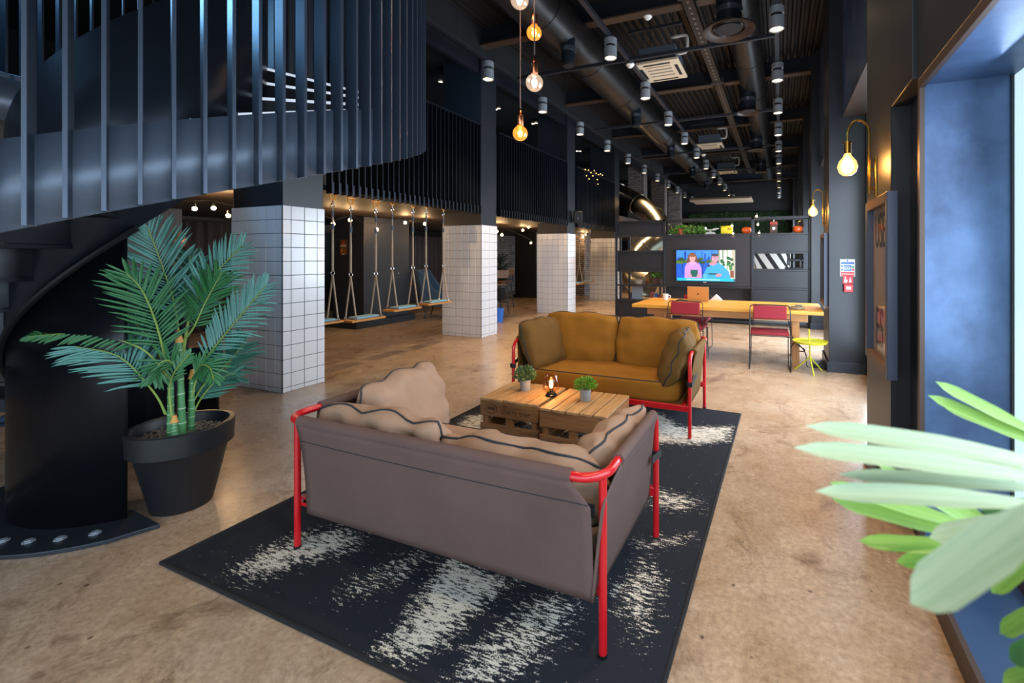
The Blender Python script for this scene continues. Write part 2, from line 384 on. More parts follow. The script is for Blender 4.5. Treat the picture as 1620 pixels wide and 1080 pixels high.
# ------------------------------------------------------------------ tiled pillars
tile_me = None
def tile_mesh():
    mb = MB(); e = .008
    mb.add([(-.5, 0, -.5), (.5, 0, -.5), (.5, 0, .5), (-.5, 0, .5), (-.5 + e * 3, -1, -.5 + e * 3), (.5 - e * 3, -1, -.5 + e * 3), (.5 - e * 3, -1, .5 - e * 3), (-.5 + e * 3, -1, .5 - e * 3)],
           [(4, 5, 6, 7), (0, 1, 5, 4), (1, 2, 6, 5), (2, 3, 7, 6), (3, 0, 4, 7)])
    me = mb.mesh('tile', 0); me.materials.append(tilem); return me
tile_me = tile_mesh()
PW, PD = .87, .49
def pillar(y0, label, tiles=True, h=2.01, x0=-5.79):
    p = thing('tiled_pillar', label, 'pillar', (x0 + PW / 2, y0 + PD / 2, 0), group='white tiled pillars along the mezzanine')
    hx, hy = PW / 2, PD / 2
    part('column_shaft', MB().box(-hx + .012, hx - .012, -hy + .012, hy - .012, 0, 5.2), navy, p, .004)
    part('grout_core', MB().box(-hx + .004, hx - .004, -hy + .004, hy - .004, 0, h - .004), grout, p)
    part('corner_strip', MB().box(hx - .004, hx + .004, -hy - .004, -hy + .004, 0, h), darker, p)
    rows = [0, .049] + [.049 + .1509 * i for i in range(1, 14)]
    colx = [0, .115] + [.115 + .151 * i for i in range(1, 5)] + [PW]
    coly = [0, .095, .246, .397, PD]
    g = .003 if tiles else .008
    jobs = []
    for (c0, c1) in zip(colx[:-1], colx[1:]):
        for (r0, r1) in zip(rows[:-1], rows[1:]): jobs.append((0, hx - (c0 + c1) / 2, (r0 + r1) / 2, c1 - c0 - g, r1 - r0 - g))
    for (c0, c1) in zip(coly[:-1], coly[1:]):
        for (r0, r1) in zip(rows[:-1], rows[1:]): jobs.append((1, -hy + (c0 + c1) / 2, (r0 + r1) / 2, c1 - c0 - g, r1 - r0 - g))
    if tiles:
        for k, a, z, w_, h_ in jobs:
            o = link('tile', tile_me, None, p, (a, -hy + .005, z) if k == 0 else (hx - .005, a, z), (0, 0, 0) if k == 0 else (0, 0, PI / 2), (w_, .005, h_))
    else:
        mb = MB()
        for k, a, z, w_, h_ in jobs:
            if k == 0: mb.box(a - w_ / 2, a + w_ / 2, -hy, -hy + .006, z - h_ / 2, z + h_ / 2)
            else: mb.box(hx - .006, hx, a - w_ / 2, a + w_ / 2, z - h_ / 2, z + h_ / 2)
        part('tiles', mb, tilem, p, smooth=0)['kind'] = 'stuff'
    return p
pillar(3.25, 'white tiled pillar behind the potted palm, largest of the tiled pillars')
pillar(6.75, 'white tiled pillar between the swings and the black loudspeaker pillar')
pillar(10.3, 'white tiled pillar carrying the small black loudspeaker')
pillar(13.8, 'white tiled pillar just beside the shelving unit, smallest in view', tiles=False)
brickm = None
def brick_mat():
    m = bpy.data.materials.new('pale_brickwork'); m.use_nodes = True; nt = m.node_tree; b = nt.nodes['Principled BSDF']
    t = nt.nodes.new('ShaderNodeTexBrick'); tc = nt.nodes.new('ShaderNodeTexCoord'); mp = nt.nodes.new('ShaderNodeMapping'); mp.inputs['Rotation'].default_value = (PI / 2, 0, 0)
    sp = nt.nodes.new('ShaderNodeSeparateXYZ'); cb = nt.nodes.new('ShaderNodeCombineXYZ'); ad = nt.nodes.new('ShaderNodeMath')
    nt.links.new(tc.outputs['Object'], sp.inputs[0]); nt.links.new(sp.outputs['X'], ad.inputs[0]); nt.links.new(sp.outputs['Y'], ad.inputs[1]); nt.links.new(ad.outputs[0], cb.inputs['X']); nt.links.new(sp.outputs['Z'], cb.inputs['Y'])
    nt.links.new(cb.outputs[0], t.inputs['Vector'])
    t.inputs['Color1'].default_value = lin('#8d8480'); t.inputs['Color2'].default_value = lin('#6a605c'); t.inputs['Mortar'].default_value = lin('#38322f')
    t.inputs['Scale'].default_value = 1; t.inputs['Brick Width'].default_value = .22; t.inputs['Row Height'].default_value = .075; t.inputs['Mortar Size'].default_value = .012
    nt.links.new(t.outputs[0], b.inputs['Base Color']); b.inputs['Roughness'].default_value = .6
    return m
brickm = brick_mat()
for i, y in enumerate((17.3, 20.8, 24.3)):
    single('brick_pillar', MB().box(-5.6, -4.95, y, y + .5, 0, 5.1), brickm, ('pale brick pillar rising just behind the steel slide', 'pale brick pillar further down the hall, second behind the slide', 'pale brick pillar at the far end of the hall')[i], 'pillar', 'brick pillars at the far end')

# ------------------------------------------------------------------ fin screens between the pillars
fin_me = MB().box(-.045, .045, -.006, .006, 0, 1.).mesh('fin', 0); fin_me.materials.append(finm)
stub_me = MB().box(-.012, .012, -.016, .016, 0, 1.).mesh('fin_stub', 0); stub_me.materials.append(finm)
backm = mat('screen_backing', '#1d2026', .5)
for y0, y1, lab in ((3.76, 6.73, 'black vertical fin screen above the swings nearest the staircase'), (7.26, 10.28, 'black vertical fin screen between second and third tiled pillars'), (10.81, 13.78, 'black vertical fin screen beyond the loudspeaker pillar with fairy lights')):
    t = thing('fin_screen', lab, 'screen', (-4.93, (y0 + y1) / 2, 2.2), group='fin screens along the mezzanine edge')
    L = y1 - y0; n = int(L / .092)
    for i in range(n):
        o = link('fin', fin_me, None, t, (0, -L / 2 + (i + .5) * L / n, 0), (0, 0, 0), (1, 1, 1.56))
        link('fin_stub', stub_me, None, o, (.05, 0, 0), (0, 0, 0), (1, 1, .085))
    part('top_rail', MB().box(-.05, .05, -L / 2, L / 2, 1.56, 1.585), finm, t)
    part('backing_panel', MB().box(-.075, -.06, -L / 2, L / 2, .62, 1.52), backm, t)
    part('lower_rail', MB().box(-.06, -.045, -L / 2, L / 2, .04, .1), finm, t)
# ------------------------------------------------------------------ spiral staircase
SC = (-3.85, 1.70); SR = 1.62; RI = .6
zb = lambda th: 1.912 + .0094 * th
st = thing('spiral_staircase', 'black steel spiral staircase with solid stringer and tall vertical fins', 'staircase', (SC[0], SC[1], 0))
pol = lambda r, th, z: (r * math.cos(R_(th)), r * math.sin(R_(th)), z)
# outer stringer: a helical band
mb = MB(); n = 150; t0, t1 = -216., 92.
mb.grid(lambda i, j: pol(SR + .012, t0 + (t1 - t0) * i, max(0, zb(t0 + (t1 - t0) * i)) + .33 * j), n, 1)
part('outer_stringer', mb, steel, st, solid=.014, smooth=60)
# inner wall: newel sheet on the floor and helical balustrade
mb = MB()
def newel(i, j):
    th = -34 - 184 * i
    return pol(RI, th, j * max(.03, zb(th)))
mb.grid(newel, 80, 1)
mb.grid(lambda i, j: pol(RI, -218 - 24 * i, j * .75), 12, 1)
part('newel_wall', mb, mat('newel_steel', '#14161d', .3, .4, noise_amt=.4, noise_scale=3, col2='#0b0c10', bump=.03, rough_var=.08), st, solid=.012, smooth=60)
mb = MB(); mb.grid(lambda i, j: pol(RI + .005, -216 + 300 * i, max(.05, zb(-216 + 300 * i)) + (0 if j < .5 else 1.22)), 120, 1)
part('inner_balustrade', mb, balsteel, st, solid=.012, smooth=60)
mb = MB(); mb.tube([pol(RI + .02, -150 + 120 * i / 40, zb(-150 + 120 * i / 40)) for i in range(41)], .018, 8)
part('stringer_edge', mb, dsteel, st)
# base plate with bolts
poly = arc(0, 0, .82, -226, -36, 40) + [(.74, -.30)] + arc(0, 0, .5, -34, -226, 40)
bp = part('base_plate', MB().prism(poly, .022), mat('base_plate_steel', '#2a303b', .4, .4), st, .003, smooth=0)
for th in range(-42, -226, -11):
    a = pol(.71, th, .022); part('bolt', MB().lathe([(.026, 0), (.026, .004), (.016, .006), (.016, .010), (0, .011)], 8, a), mat('worn_bolt', '#9aa3b0', .4, .5), bp)
# steps
tread_me = {}
nosew = mat('glowing_pale_nosing', '#d9dde4', .35, emit=(.75, .85, 1, 1), estr=.35); nosey = mat('yellow_nosing', '#d7a21c', .45)  # upper pale nosings glow faintly so that they look lit
for i in range(17):
    th = -218 + 18 * i; z = .17 * (i + 1)
    mb = MB(); k = 6
    top = [pol(RI, th + 19.5 * q / k, z) for q in range(k + 1)] + [pol(SR - .005, th + 19.5 * q / k, z) for q in range(k, -1, -1)]
    N = len(top); mb.add(top + [(p[0], p[1], p[2] - .02) for p in top], [tuple(range(N)), tuple(range(N, 2 * N))[::-1]] + [(q, (q + 1) % N, (q + 1) % N + N, q + N) for q in range(N)])
    tr = part('tread', mb, dsteel, st, smooth=0)
    a, b_ = Vector(pol(RI, th, z)), Vector(pol(SR - .005, th, z))
    mb = MB().bar(a - Vector((0, 0, .085)), b_ - Vector((0, 0, .085)), .01, .16)
    part('riser', mb, dsteel, tr, smooth=0)
    if i < 3 or i > 10:
        d = Vector(pol(1, th + 90, 0)); mb = MB().bar(a + d * .03 + Vector((0, 0, .004)), b_ + d * .03 + Vector((0, 0, .004)), .055, .012 if i < 3 else .034)
        part('nosing', mb, nosey if i < 3 else nosew, tr, smooth=0)
# fins: flat bars standing off the stringer, all the way up to the roof
sf = MB().box(-.03, .045, -.0065, .0065, 0, 1.).mesh('stair_fin', 0); sf.materials.append(mat('stair_fin_steel', '#3c4656', .36, .45, noise_amt=.3, noise_scale=3))
ph0 = -35.03 - 3.3 * 29
for i in range(105):
    th = ph0 + 3.3 * i
    z0 = zb(th) + .0 if th < 92 else 2.82
    link('fin', sf, None, st, pol(SR + .03, th, z0), (0, 0, R_(th)), (1, 1, 4.98 - z0))
part('upper_ring', MB().tube([pol(SR + .02, 92 + 170 * i / 60, 2.84) for i in range(61)], .03, 6), steel, st)
part('landing_edge', MB().grid(lambda i, j: pol(SR, 92 + 130 * i, 2.5 + .36 * j), 50, 1), steel, st, solid=.012, smooth=60)
part('top_ring', MB().tube([pol(SR + .02, 6 * i, 4.95) for i in range(60)], .03, 6, closed=True), steel, st)
# ------------------------------------------------------------------ rug
RX0, RX1, RY0, RY1 = -2.72, -.36, 1.23, 4.42
rug_patches = [  # outlines of the pale woven patches (room metres come from the photo's floor points), density
    ([(345, 905), (400, 872), (470, 840), (545, 826), (582, 845), (572, 872), (500, 893), (440, 912), (390, 930)], .95),
    ([(500, 950), (545, 910), (620, 872), (690, 858), (705, 880), (650, 925), (575, 957), (530, 965)], .62),
    ([(575, 1035), (620, 985), (655, 930), (700, 880), (720, 866), (835, 915), (780, 960), (730, 1010), (650, 1065), (600, 1055)], 1.0),
    ([(690, 1080), (735, 1015), (830, 940), (885, 922), (925, 950), (915, 1000), (870, 1055), (800, 1100), (720, 1120)], .8),
    ([(955, 930), (1005, 880), (1040, 885), (1062, 918), (1045, 985), (1012, 1035), (985, 1000), (968, 960)], .8),
    ([(985, 872), (1000, 852), (1095, 838), (1098, 860), (1040, 872)], .9),
    ([(1015, 800), (1035, 768), (1115, 788), (1108, 814), (1050, 810)], .85),
    ([(1000, 655), (1045, 650), (1080, 672), (1170, 672), (1162, 700), (1100, 706), (1030, 704), (1005, 680)], 1.0),
    ([(690, 690), (735, 655), (800, 650), (800, 690), (740, 705)], .9),
    ([(470, 795), (490, 772), (520, 772), (510, 790)], .6),
    ([(790, 680), (860, 655), (960, 660), (960, 700), (860, 705)], .8),
]
rp = [([tuple(Pz(u, v, .012)[:2]) for u, v in P], d) for P, d in rug_patches]
def pdist(x, y, P):
    ins = False; best = 9; n = len(P)
    for i in range(n):
        x1, y1 = P[i]; x2, y2 = P[(i + 1) % n]
        if (y1 > y) != (y2 > y) and x < (x2 - x1) * (y - y1) / (y2 - y1) + x1: ins = not ins
        dx, dy = x2 - x1, y2 - y1; t = max(0, min(1, ((x - x1) * dx + (y - y1) * dy) / (dx * dx + dy * dy))); best = min(best, math.hypot(x - x1 - t * dx, y - y1 - t * dy))
    return best if ins else -best
def rug_mat():
    m = bpy.data.materials.new('patterned_rug'); m.use_nodes = True; nt = m.node_tree; L = nt.links; b = nt.nodes['Principled BSDF']
    a = nt.nodes.new('ShaderNodeAttribute'); a.attribute_name = 'dens'
    tc = nt.nodes.new('ShaderNodeTexCoord')
    def nz(scale, rot, st, det=2):
        mp = nt.nodes.new('ShaderNodeMapping'); mp.inputs['Rotation'].default_value = (0, 0, rot); mp.inputs['Scale'].default_value = st
        n = nt.nodes.new('ShaderNodeTexNoise'); n.inputs['Scale'].default_value = scale; n.inputs['Detail'].default_value = det; n.inputs['Distortion'].default_value = .3
        L.new(tc.outputs['Object'], mp.inputs[0]); L.new(mp.outputs[0], n.inputs['Vector']); return n.outputs['Fac']
    s1 = nz(110, -1.0, (.22, 1.0, 1)); s2 = nz(260, 0, (.7, .8, 1), 1)
    av = nt.nodes.new('ShaderNodeMath'); av.operation = 'MULTIPLY_ADD'; av.inputs[1].default_value = .62; L.new(s1, av.inputs[0])
    h = nt.nodes.new('ShaderNodeMath'); h.operation = 'MULTIPLY'; h.inputs[1].default_value = .38; L.new(s2, h.inputs[0]); L.new(h.outputs[0], av.inputs[2])
    # white where streak noise < density-driven threshold
    th = nt.nodes.new('ShaderNodeMapRange'); th.inputs[3].default_value = .30; th.inputs[4].default_value = .555; L.new(a.outputs['Fac'], th.inputs[0])
    d = nt.nodes.new('ShaderNodeMath'); d.operation = 'SUBTRACT'; L.new(th.outputs[0], d.inputs[0]); L.new(av.outputs[0], d.inputs[1])
    r = nt.nodes.new('ShaderNodeMapRange'); r.inputs[1].default_value = -.015; r.inputs[2].default_value = .03; L.new(d.outputs[0], r.inputs[0])
    mx = nt.nodes.new('ShaderNodeMix'); mx.data_type = 'RGBA'; mx.inputs[6].default_value = lin('#23262e'); mx.inputs[7].default_value = lin('#d9d2c4')
    L.new(r.outputs[0], mx.inputs[0])
    sp = nt.nodes.new('ShaderNodeMix'); sp.data_type = 'RGBA'; sp.blend_type = 'MULTIPLY'; sp.inputs[0].default_value = .5; L.new(mx.outputs[2], sp.inputs[6])
    rr = nt.nodes.new('ShaderNodeMapRange'); rr.inputs[1].default_value = .3; rr.inputs[2].default_value = .7; rr.inputs[3].default_value = .45; rr.inputs[4].default_value = 1.1; L.new(nz(330, 0, (1, 1, 1)), rr.inputs[0]); L.new(rr.outputs[0], sp.inputs[7])
    L.new(sp.outputs[2], b.inputs['Base Color']); b.inputs['Roughness'].default_value = .95; b.inputs['Specular IOR Level'].default_value = .15
    bp = nt.nodes.new('ShaderNodeBump'); bp.inputs['Strength'].default_value = .5; bp.inputs['Distance'].default_value = .004; L.new(nz(260, 0, (1, 1, 1)), bp.inputs['Height']); L.new(bp.outputs[0], b.inputs['Normal'])
    return m
rug = thing('rug', 'dark navy rug with speckled pale leaf pattern under the two sofas', 'rug', ((RX0 + RX1) / 2, (RY0 + RY1) / 2, 0), R_(-.6))
W_, D_ = (RX1 - RX0) / 2, (RY1 - RY0) / 2; nu, nv = 120, 160
mb = MB(); mb.grid(lambda i, j: (-W_ + 2 * W_ * i, -D_ + 2 * D_ * j, .012), nu, nv)
pile = part('pile', mb, rug_mat(), rug, smooth=0)
at = pile.data.attributes.new('dens', 'FLOAT', 'POINT'); ca, sa = math.cos(R_(-.6)), math.sin(R_(-.6))
for vtx, q in zip(pile.data.vertices, at.data):
    x = vtx.co.x * ca - vtx.co.y * sa + (RX0 + RX1) / 2; y = vtx.co.x * sa + vtx.co.y * ca + (RY0 + RY1) / 2
    d = 0
    for P, s_ in rp:
        e = pdist(x, y, P)
        if e > -.06: d = max(d, s_ * max(0, min(1, (e + .06) / .17)))
    q.value = d
mb = MB().box(-W_ - .012, W_ + .012, -D_ - .012, -D_ + .004, 0, .015).box(-W_ - .012, W_ + .012, D_ - .004, D_ + .012, 0, .015).box(-W_ - .012, -W_ + .004, -D_, D_, 0, .015).box(W_ - .004, W_ + .012, -D_, D_, 0, .015)
part('binding', mb, mat('rug_binding', '#101218', .9), rug, .004)

# ------------------------------------------------------------------ sofas
def fabric(name, c, c2, sc=7):
    return mat(name, c, .85, noise_amt=.6, noise_scale=sc, col2=c2, bump=.25, bump_scale=420, sheen=.25, spec=.25)
taupe = fabric('taupe_canvas', '#614d49', '#503e3b', 3); taupe_c = fabric('taupe_cushion', '#9a7f6c', '#846956')
must = fabric('mustard_canvas', '#64481d', '#543b17', 3); must_c = fabric('mustard_cushion', '#8a5c18', '#754c12')
pipe_dark = mat('dark_piping', '#20242c', .7); strapm = mat('black_webbing', '#17191e', .8)

def pillow(w_, h_, t_, seed=0, n=26, wr=.012, lump=1.):
    """pillow in the x-z plane centred on the origin, thickness along y; returns mesh builder and the seam path"""
    rnd = random.Random(seed); ph = [rnd.uniform(0, 6.28) for _ in range(6)]
    def shape(u, v):
        # outline: straight-sided with rounded pulled-in corners and a wavy seam
        x = w_ / 2 * u * (1 - .055 * (abs(v) ** 3) ** 1 + .02 * (1 - abs(v))); z = h_ / 2 * v * (1 - .075 * abs(u) ** 3 + .03 * (1 - u * u))
        e = max(abs(u), abs(v)) ** 4
        z += e * wr * 2.6 * (abs(math.sin(3.6 * u + ph[0])) - .6); x += e * wr * .8 * math.sin(6 * v + ph[1])
        return x, z
    def th(u, v):
        a = max(0, 1 - abs(u) ** 3.2); b = max(0, 1 - abs(v) ** 3.2)
        t = (a * b) ** .42
        t *= 1 + .05 * math.sin(5 * u + ph[2]) * math.sin(4 * v + ph[3])
        # gathers that start at the seam
        ed = max(abs(u), abs(v)); t += lump * (.5 * math.sin(11 * u + ph[4] + 2 * v) * (ed ** 4) * (1 - ed) * 4 +   .35 * math.sin(10 * v + ph[5] + u) * (ed ** 4) * (1 - ed) * 4 + .12 * math.sin(27 * u + ph[1]) * (ed ** 6) * (1 - ed) * 4)
        return t * t_ / 2
    mb = MB()
    fcos = lambda i: -math.cos(PI * i)
    for sgn in (1, -1):
        def fn(i, j, sgn=sgn):
            u = fcos(i); v = fcos(j); u = u * .6 + (2 * i - 1) * .4; v = v * .6 + (2 * j - 1) * .4
            x, z = shape(u, v); return (x, sgn * th(u, v), z)
        mb.grid(fn, n, n)
    seam = []
    K = 18
    for k in range(4 * K):
        q, f_ = divmod(k, K); t = -1 + 2 * f_ / K
        u, v = ((t, -1), (1, t), (-t, 1), (-1, -t))[q]
        x, z = shape(u, v); seam.append((x, .012 * math.sin(k * .9 + ph[0]), z))
    return mb, seam
def cushion(name, label, w_, h_, t_, loc, rot, m, group, seed):
    mb, seam = pillow(w_, h_, t_, seed, wr=.012 if seed < 5 else .007, lump=.8 if seed < 5 else .4)
    o = part(name, mb, m, None, smooth=80); o.location = loc; o.rotation_euler = rot
    tag(o, label, 'cushion', group)
    part('piping', MB().tube(seam, .0055, 6, closed=True), pipe_dark, o, smooth=60)
    return o

def sofa(loc, rz, canvas, seatm, label):
    s = thing('sofa', label, 'sofa', loc, rz, 'red framed canvas sofas on the rug')
    lx, ly, zt, r = .82, .385, .665, .0155
    # local: faces +y, back at -y
    for sx in (-1, 1):
        part('leg', MB().cyl((sx * lx, -ly, 0), (sx * lx, -ly, zt), r, n=14), redp, s)
        # front leg bends back into the arm rail
        pts = [(sx * lx, ly, 0), (sx * lx, ly, zt - .09)] + [(sx * lx, ly - .09 + .09 * math.cos(a * PI / 12), zt - .09 + .09 * math.sin(a * PI / 12)) for a in range(1, 7)] + [(sx * (lx + .005), ly - .16, zt)]
        part('leg', MB().tube(pts, r, 14), redp, s)
        part('foot_cap', MB().cyl((sx * lx, -ly, 0), (sx * lx, -ly, .012), r + .002, n=14), black_plastic, s)
    rail = [(-lx - .01, ly - .14, zt)] + [(-lx - .012, -ly + .12, zt)] + [(x, y, zt) for x, y in arc(-lx + .09, -ly + .05, .105, 180, 270, 8)] + [(x, y, zt) for x, y in arc(lx - .09, -ly + .05, .105, 270, 360, 8)] + [(lx + .012, -ly + .12, zt), (lx + .01, ly - .14, zt)]
    part('top_rail', MB().tube(rail, r + .002, 14), redp, s)
    # canvas sleeves round the rail and the hanging panels
    yb = -ly - .055
    part('back_sleeve', MB().cyl((-lx + .10, yb, zt), (lx - .10, yb, zt), .027, n=14), canvas, s)
    def backp(i, j):
        e_ = min(1, j / .20); xl = -lx + .10 + .01 * e_; xr = lx - .10 + .075 * e_; x = xl + (xr - xl) * i; bow = .018 * math.sin(PI * i) * math.sin(PI * j); k = 1 - j
        return (x, yb - .022 + .05 * j + .02 * math.sin(PI * j) * .5 - bow, zt - .005 - (zt - .215) * j)
    part('back_panel', MB().grid(backp, 40, 14), canvas, s, solid=.006, smooth=80)
    part('hem_seam', MB().tube([(lambda q: (q[0], q[1] - .004, q[2]))(backp(i / 30, .185)) for i in range(31)], .0018, 5), pipe_dark, s)
    for sx in (-1, 1):
        xa = sx * (lx + .012)
        part('arm_sleeve', MB().cyl((xa, -ly + .13, zt), (xa, ly - .11, zt), .027, n=14), canvas, s)
        def armp(i, j, sx=sx):
            y0, y1 = -ly + .13 - (.165 if sx > 0 else .03) * min(1, j / .20), ly - .11 + .08 * j
            return (sx * (lx + .030 - .06 * j ** .7 + .012 * math.sin(PI * i) * math.sin(PI * j)), y0 + (y1 - y0) * i, zt - .005 - (zt - .215) * j)
        part('arm_panel', MB().grid(armp, 20, 12), canvas, s, solid=.006, smooth=80)
        st_ = part('strap', MB().bar((sx * (lx + .022), ly + .018, .43), (sx * (lx + .026), ly - .17, .47), .004, .035), strapm, s)
        part('strap_loop', MB().lathe([(.0215, -.0175), (.0215, .0175)], 12, (sx * lx, ly, .43)), strapm, s, solid=.003)
        part('corner_tab', MB().bar((sx * (lx - .045), yb + .05, .55), (sx * (lx - .045), yb + .05, .50), .03, .006, (0, 1, 0)), strapm, s)
        part('side_rail', MB().box(sx * (lx - .055) - .014, sx * (lx - .055) + .014, -ly, ly, .215, .255), redp, s, .003)
    for y in (-ly + .02, ly - .0):
        part('seat_rail', MB().box(-lx, lx, y - .014, y + .014, .21, .255), redp, s, .003)
    part('seat_base', MB().box(-lx + .03, lx - .03, -ly + .0, ly - .02, .235, .25), canvas, s)
    # seat cushion: boxed mattress with piping
    w_, d_, h0, h1 = 2 * lx - .13, 2 * ly - .05, .245, .415
    mb = MB()
    prof = [(0, -1), (.93, -1), (.985, -.9), (1.0, -.6), (1.006, 0), (1.0, .6), (.985, .88), (.94, 1.0), (.6, 1.10), (.3, 1.14), (0, 1.15)]
    N = 72
    V = []; Fs = []
    for rr, tt in prof:
        for i in range(N):
            a = 2 * PI * i / N; c, s2 = math.cos(a), math.sin(a); k = (abs(c) ** 10 + abs(s2) ** 10) ** (-.1)
            V.append((.035 + k * c * w_ / 2 * rr, k * s2 * d_ / 2 * rr, (h0 + h1) / 2 + (h1 - h0) / 2 * tt))
    for i in range(len(prof) - 1):
        for j in range(N): Fs.append((i * N + j, i * N + (j + 1) % N, (i + 1) * N + (j + 1) % N, (i + 1) * N + j))
    mb.add(V, Fs); sc_ = part('seat_cushion', mb, seatm, s, smooth=70)
    for rr, tt in ((.97, .96), (.97, -.96)):
        part('piping', MB().tube([(.035 + (abs(math.cos(2 * PI * i / N)) ** 10 + abs(math.sin(2 * PI * i / N)) ** 10) ** (-.1) * math.cos(2 * PI * i / N) * w_ / 2 * rr, (abs(math.cos(2 * PI * i / N)) ** 10 + abs(math.sin(2 * PI * i / N)) ** 10) ** (-.1) * math.sin(2 * PI * i / N) * d_ / 2 * rr, (h0 + h1) / 2 + (h1 - h0) / 2 * tt) for i in range(N)], .0045, 6, closed=True), pipe_dark, sc_)
    return s
AX, AY = -1.42, 1.94
sofa((AX, AY, .013), 0, taupe, taupe_c, 'grey taupe canvas sofa seen from behind with red tube frame')
g = 'taupe cushions on the near sofa'
cushion('back_cushion', 'taupe back cushion beside the tilted side cushion, on the sofa seen from behind', .78, .43, .24, (AX - .40, AY - .225, .505), (R_(16), 0, R_(1)), taupe_c, g, 1)
cushion('back_cushion', 'long taupe back cushion nearest the crates side corner of the sofa seen from behind', .82, .42, .25, (AX + .385, AY - .215, .468), (R_(18), 0, R_(-1)), taupe_c, g, 2)
cushion('side_cushion', 'grey side cushion standing tilted at the arm facing the tiled pillar', .62, .46, .20, (AX - .65, AY + .18, .55), (R_(20), R_(2), R_(-90 + 6)), taupe_c, g, 3)
cushion('side_cushion', 'taupe side cushion squashed against the arm beside the rug edge', .62, .42, .22, (AX + .655, AY + .10, .495), (R_(22), 0, R_(90 - 4)), taupe_c, g, 4)
BX, BY = -1.49, 4.05
sofa((BX, BY, .013), PI, must, must_c, 'mustard brown canvas sofa facing the crates with red tube frame')
g = 'mustard cushions on the far sofa'
cushion('back_cushion', 'mustard back cushion on the far sofa nearer the tiled pillars', .80, .50, .23, (BX - .40, BY + .20, .635), (R_(-15), 0, R_(1)), must_c, g, 5)
cushion('back_cushion', 'mustard back cushion on the far sofa nearer the red chairs', .80, .50, .23, (BX + .40, BY + .20, .625), (R_(-15), 0, R_(-1)), must_c, g, 6)
cushion('side_cushion', 'brown side cushion leaning on the far sofa arm above the two crates', .58, .48, .22, (BX - .66, BY - .08, .62), (R_(22), 0, R_(-90 - 8)), must, g, 7)
cushion('side_cushion', 'brown side cushion with crossing seams on the far sofa arm by the rug edge', .56, .47, .24, (BX + .655, BY - .10, .60), (R_(20), 0, R_(90 + 6)), must, g, 8)

# ------------------------------------------------------------------ crates as coffee table
def wood(name, c, c2, sc=5, st=(1, 8, 8), rough=.55):
    return mat(name, c, rough, noise_amt=.85, noise_scale=sc, col2=c2, bump=.18, bump_scale=30, stretch=st)
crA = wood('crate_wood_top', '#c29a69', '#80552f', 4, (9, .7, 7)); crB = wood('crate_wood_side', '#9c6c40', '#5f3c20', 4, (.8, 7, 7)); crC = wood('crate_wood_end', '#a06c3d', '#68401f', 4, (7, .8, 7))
inkm = mat('stencil_ink', '#4a2c18', .8)
def crate(x0, x1, y0, y1, h, label, lettered):
    c = thing('wooden_crate', label, 'crate', ((x0 + x1) / 2, (y0 + y1) / 2, .013), group='upturned crates as coffee table')
    hx, hy = (x1 - x0) / 2, (y1 - y0) / 2; n = 5; wd = 2 * hx / n
    for i in range(n):
        j = random.uniform(-.006, .006)
        part('top_slat', MB().box(-hx + i * wd + .0055, -hx + (i + 1) * wd - .0055, -hy - .006 + j, hy + .006 + j, h - .02 + abs(j) * .3, h + abs(j) * .3), crA, c, .003)
    for sy in (-1, 1):
        y = sy * (hy - .010)
        a = part('side_board', MB().box(-hx + .004, hx - .004, y - .01, y + .01, h - .022 - .115, h - .022), crB, c, .003)
        part('side_board', MB().box(-hx + .004, hx - .004, y - .01, y + .01, .035, .15), crB, c, .003)
        for sx in (-1, 1):
            part('corner_post', MB().box(sx * (hx - .045) - .022, sx * (hx - .045) + .022, y - sy * .05 - .0 if sy > 0 else y + .0, y + .0 if sy > 0 else y + .05, 0, h - .022), crC, c, .002)
        part('middle_post', MB().box(-.03, .03, y - (.03 if sy > 0 else 0), y + (0 if sy > 0 else .03), .03, h - .022), crC, c)
    for sx in (-1, 1):
        x = sx * (hx - .008)
        part('end_board', MB().box(x - .008, x + .008, -hy + .022, hy - .022, h - .022 - .12, h - .022), crC, c, .003)
        part('end_board', MB().box(x - .008, x + .008, -hy + .022, hy - .022, .03, .14), crC, c, .003)
    if lettered:
        yy = -hy - .0012
        tt = text('stencil_lettering', 'cherry tree', .062, inkm, c, (.06, yy, h - .085), (PI / 2, 0, 0), .0006, sx=.9)
        text('stencil_lettering', 'the', .03, inkm, c, (-.03, yy, h - .045), (PI / 2, 0, 0), .0006)
        part('stencil_logo', MB().tube([(-.155 + .052 * math.cos(a * PI / 12), yy, h - .078 + .036 * math.sin(a * PI / 12)) for a in range(24)], .0022, 5, closed=True).box(-.19, -.12, yy - .0006, yy + .001, h - .085, h - .065), inkm, c)
    return c
CZ = .36
crate(-2.19, -1.665, 2.985, 3.46, CZ - .013, 'slatted wooden crate with faded stencil lettering on its side, holding one potted plant', True)
crate(-1.64, -1.105, 2.945, 3.455, CZ - .013, 'slatted wooden crate without lettering, beside the far sofa front rail', False)

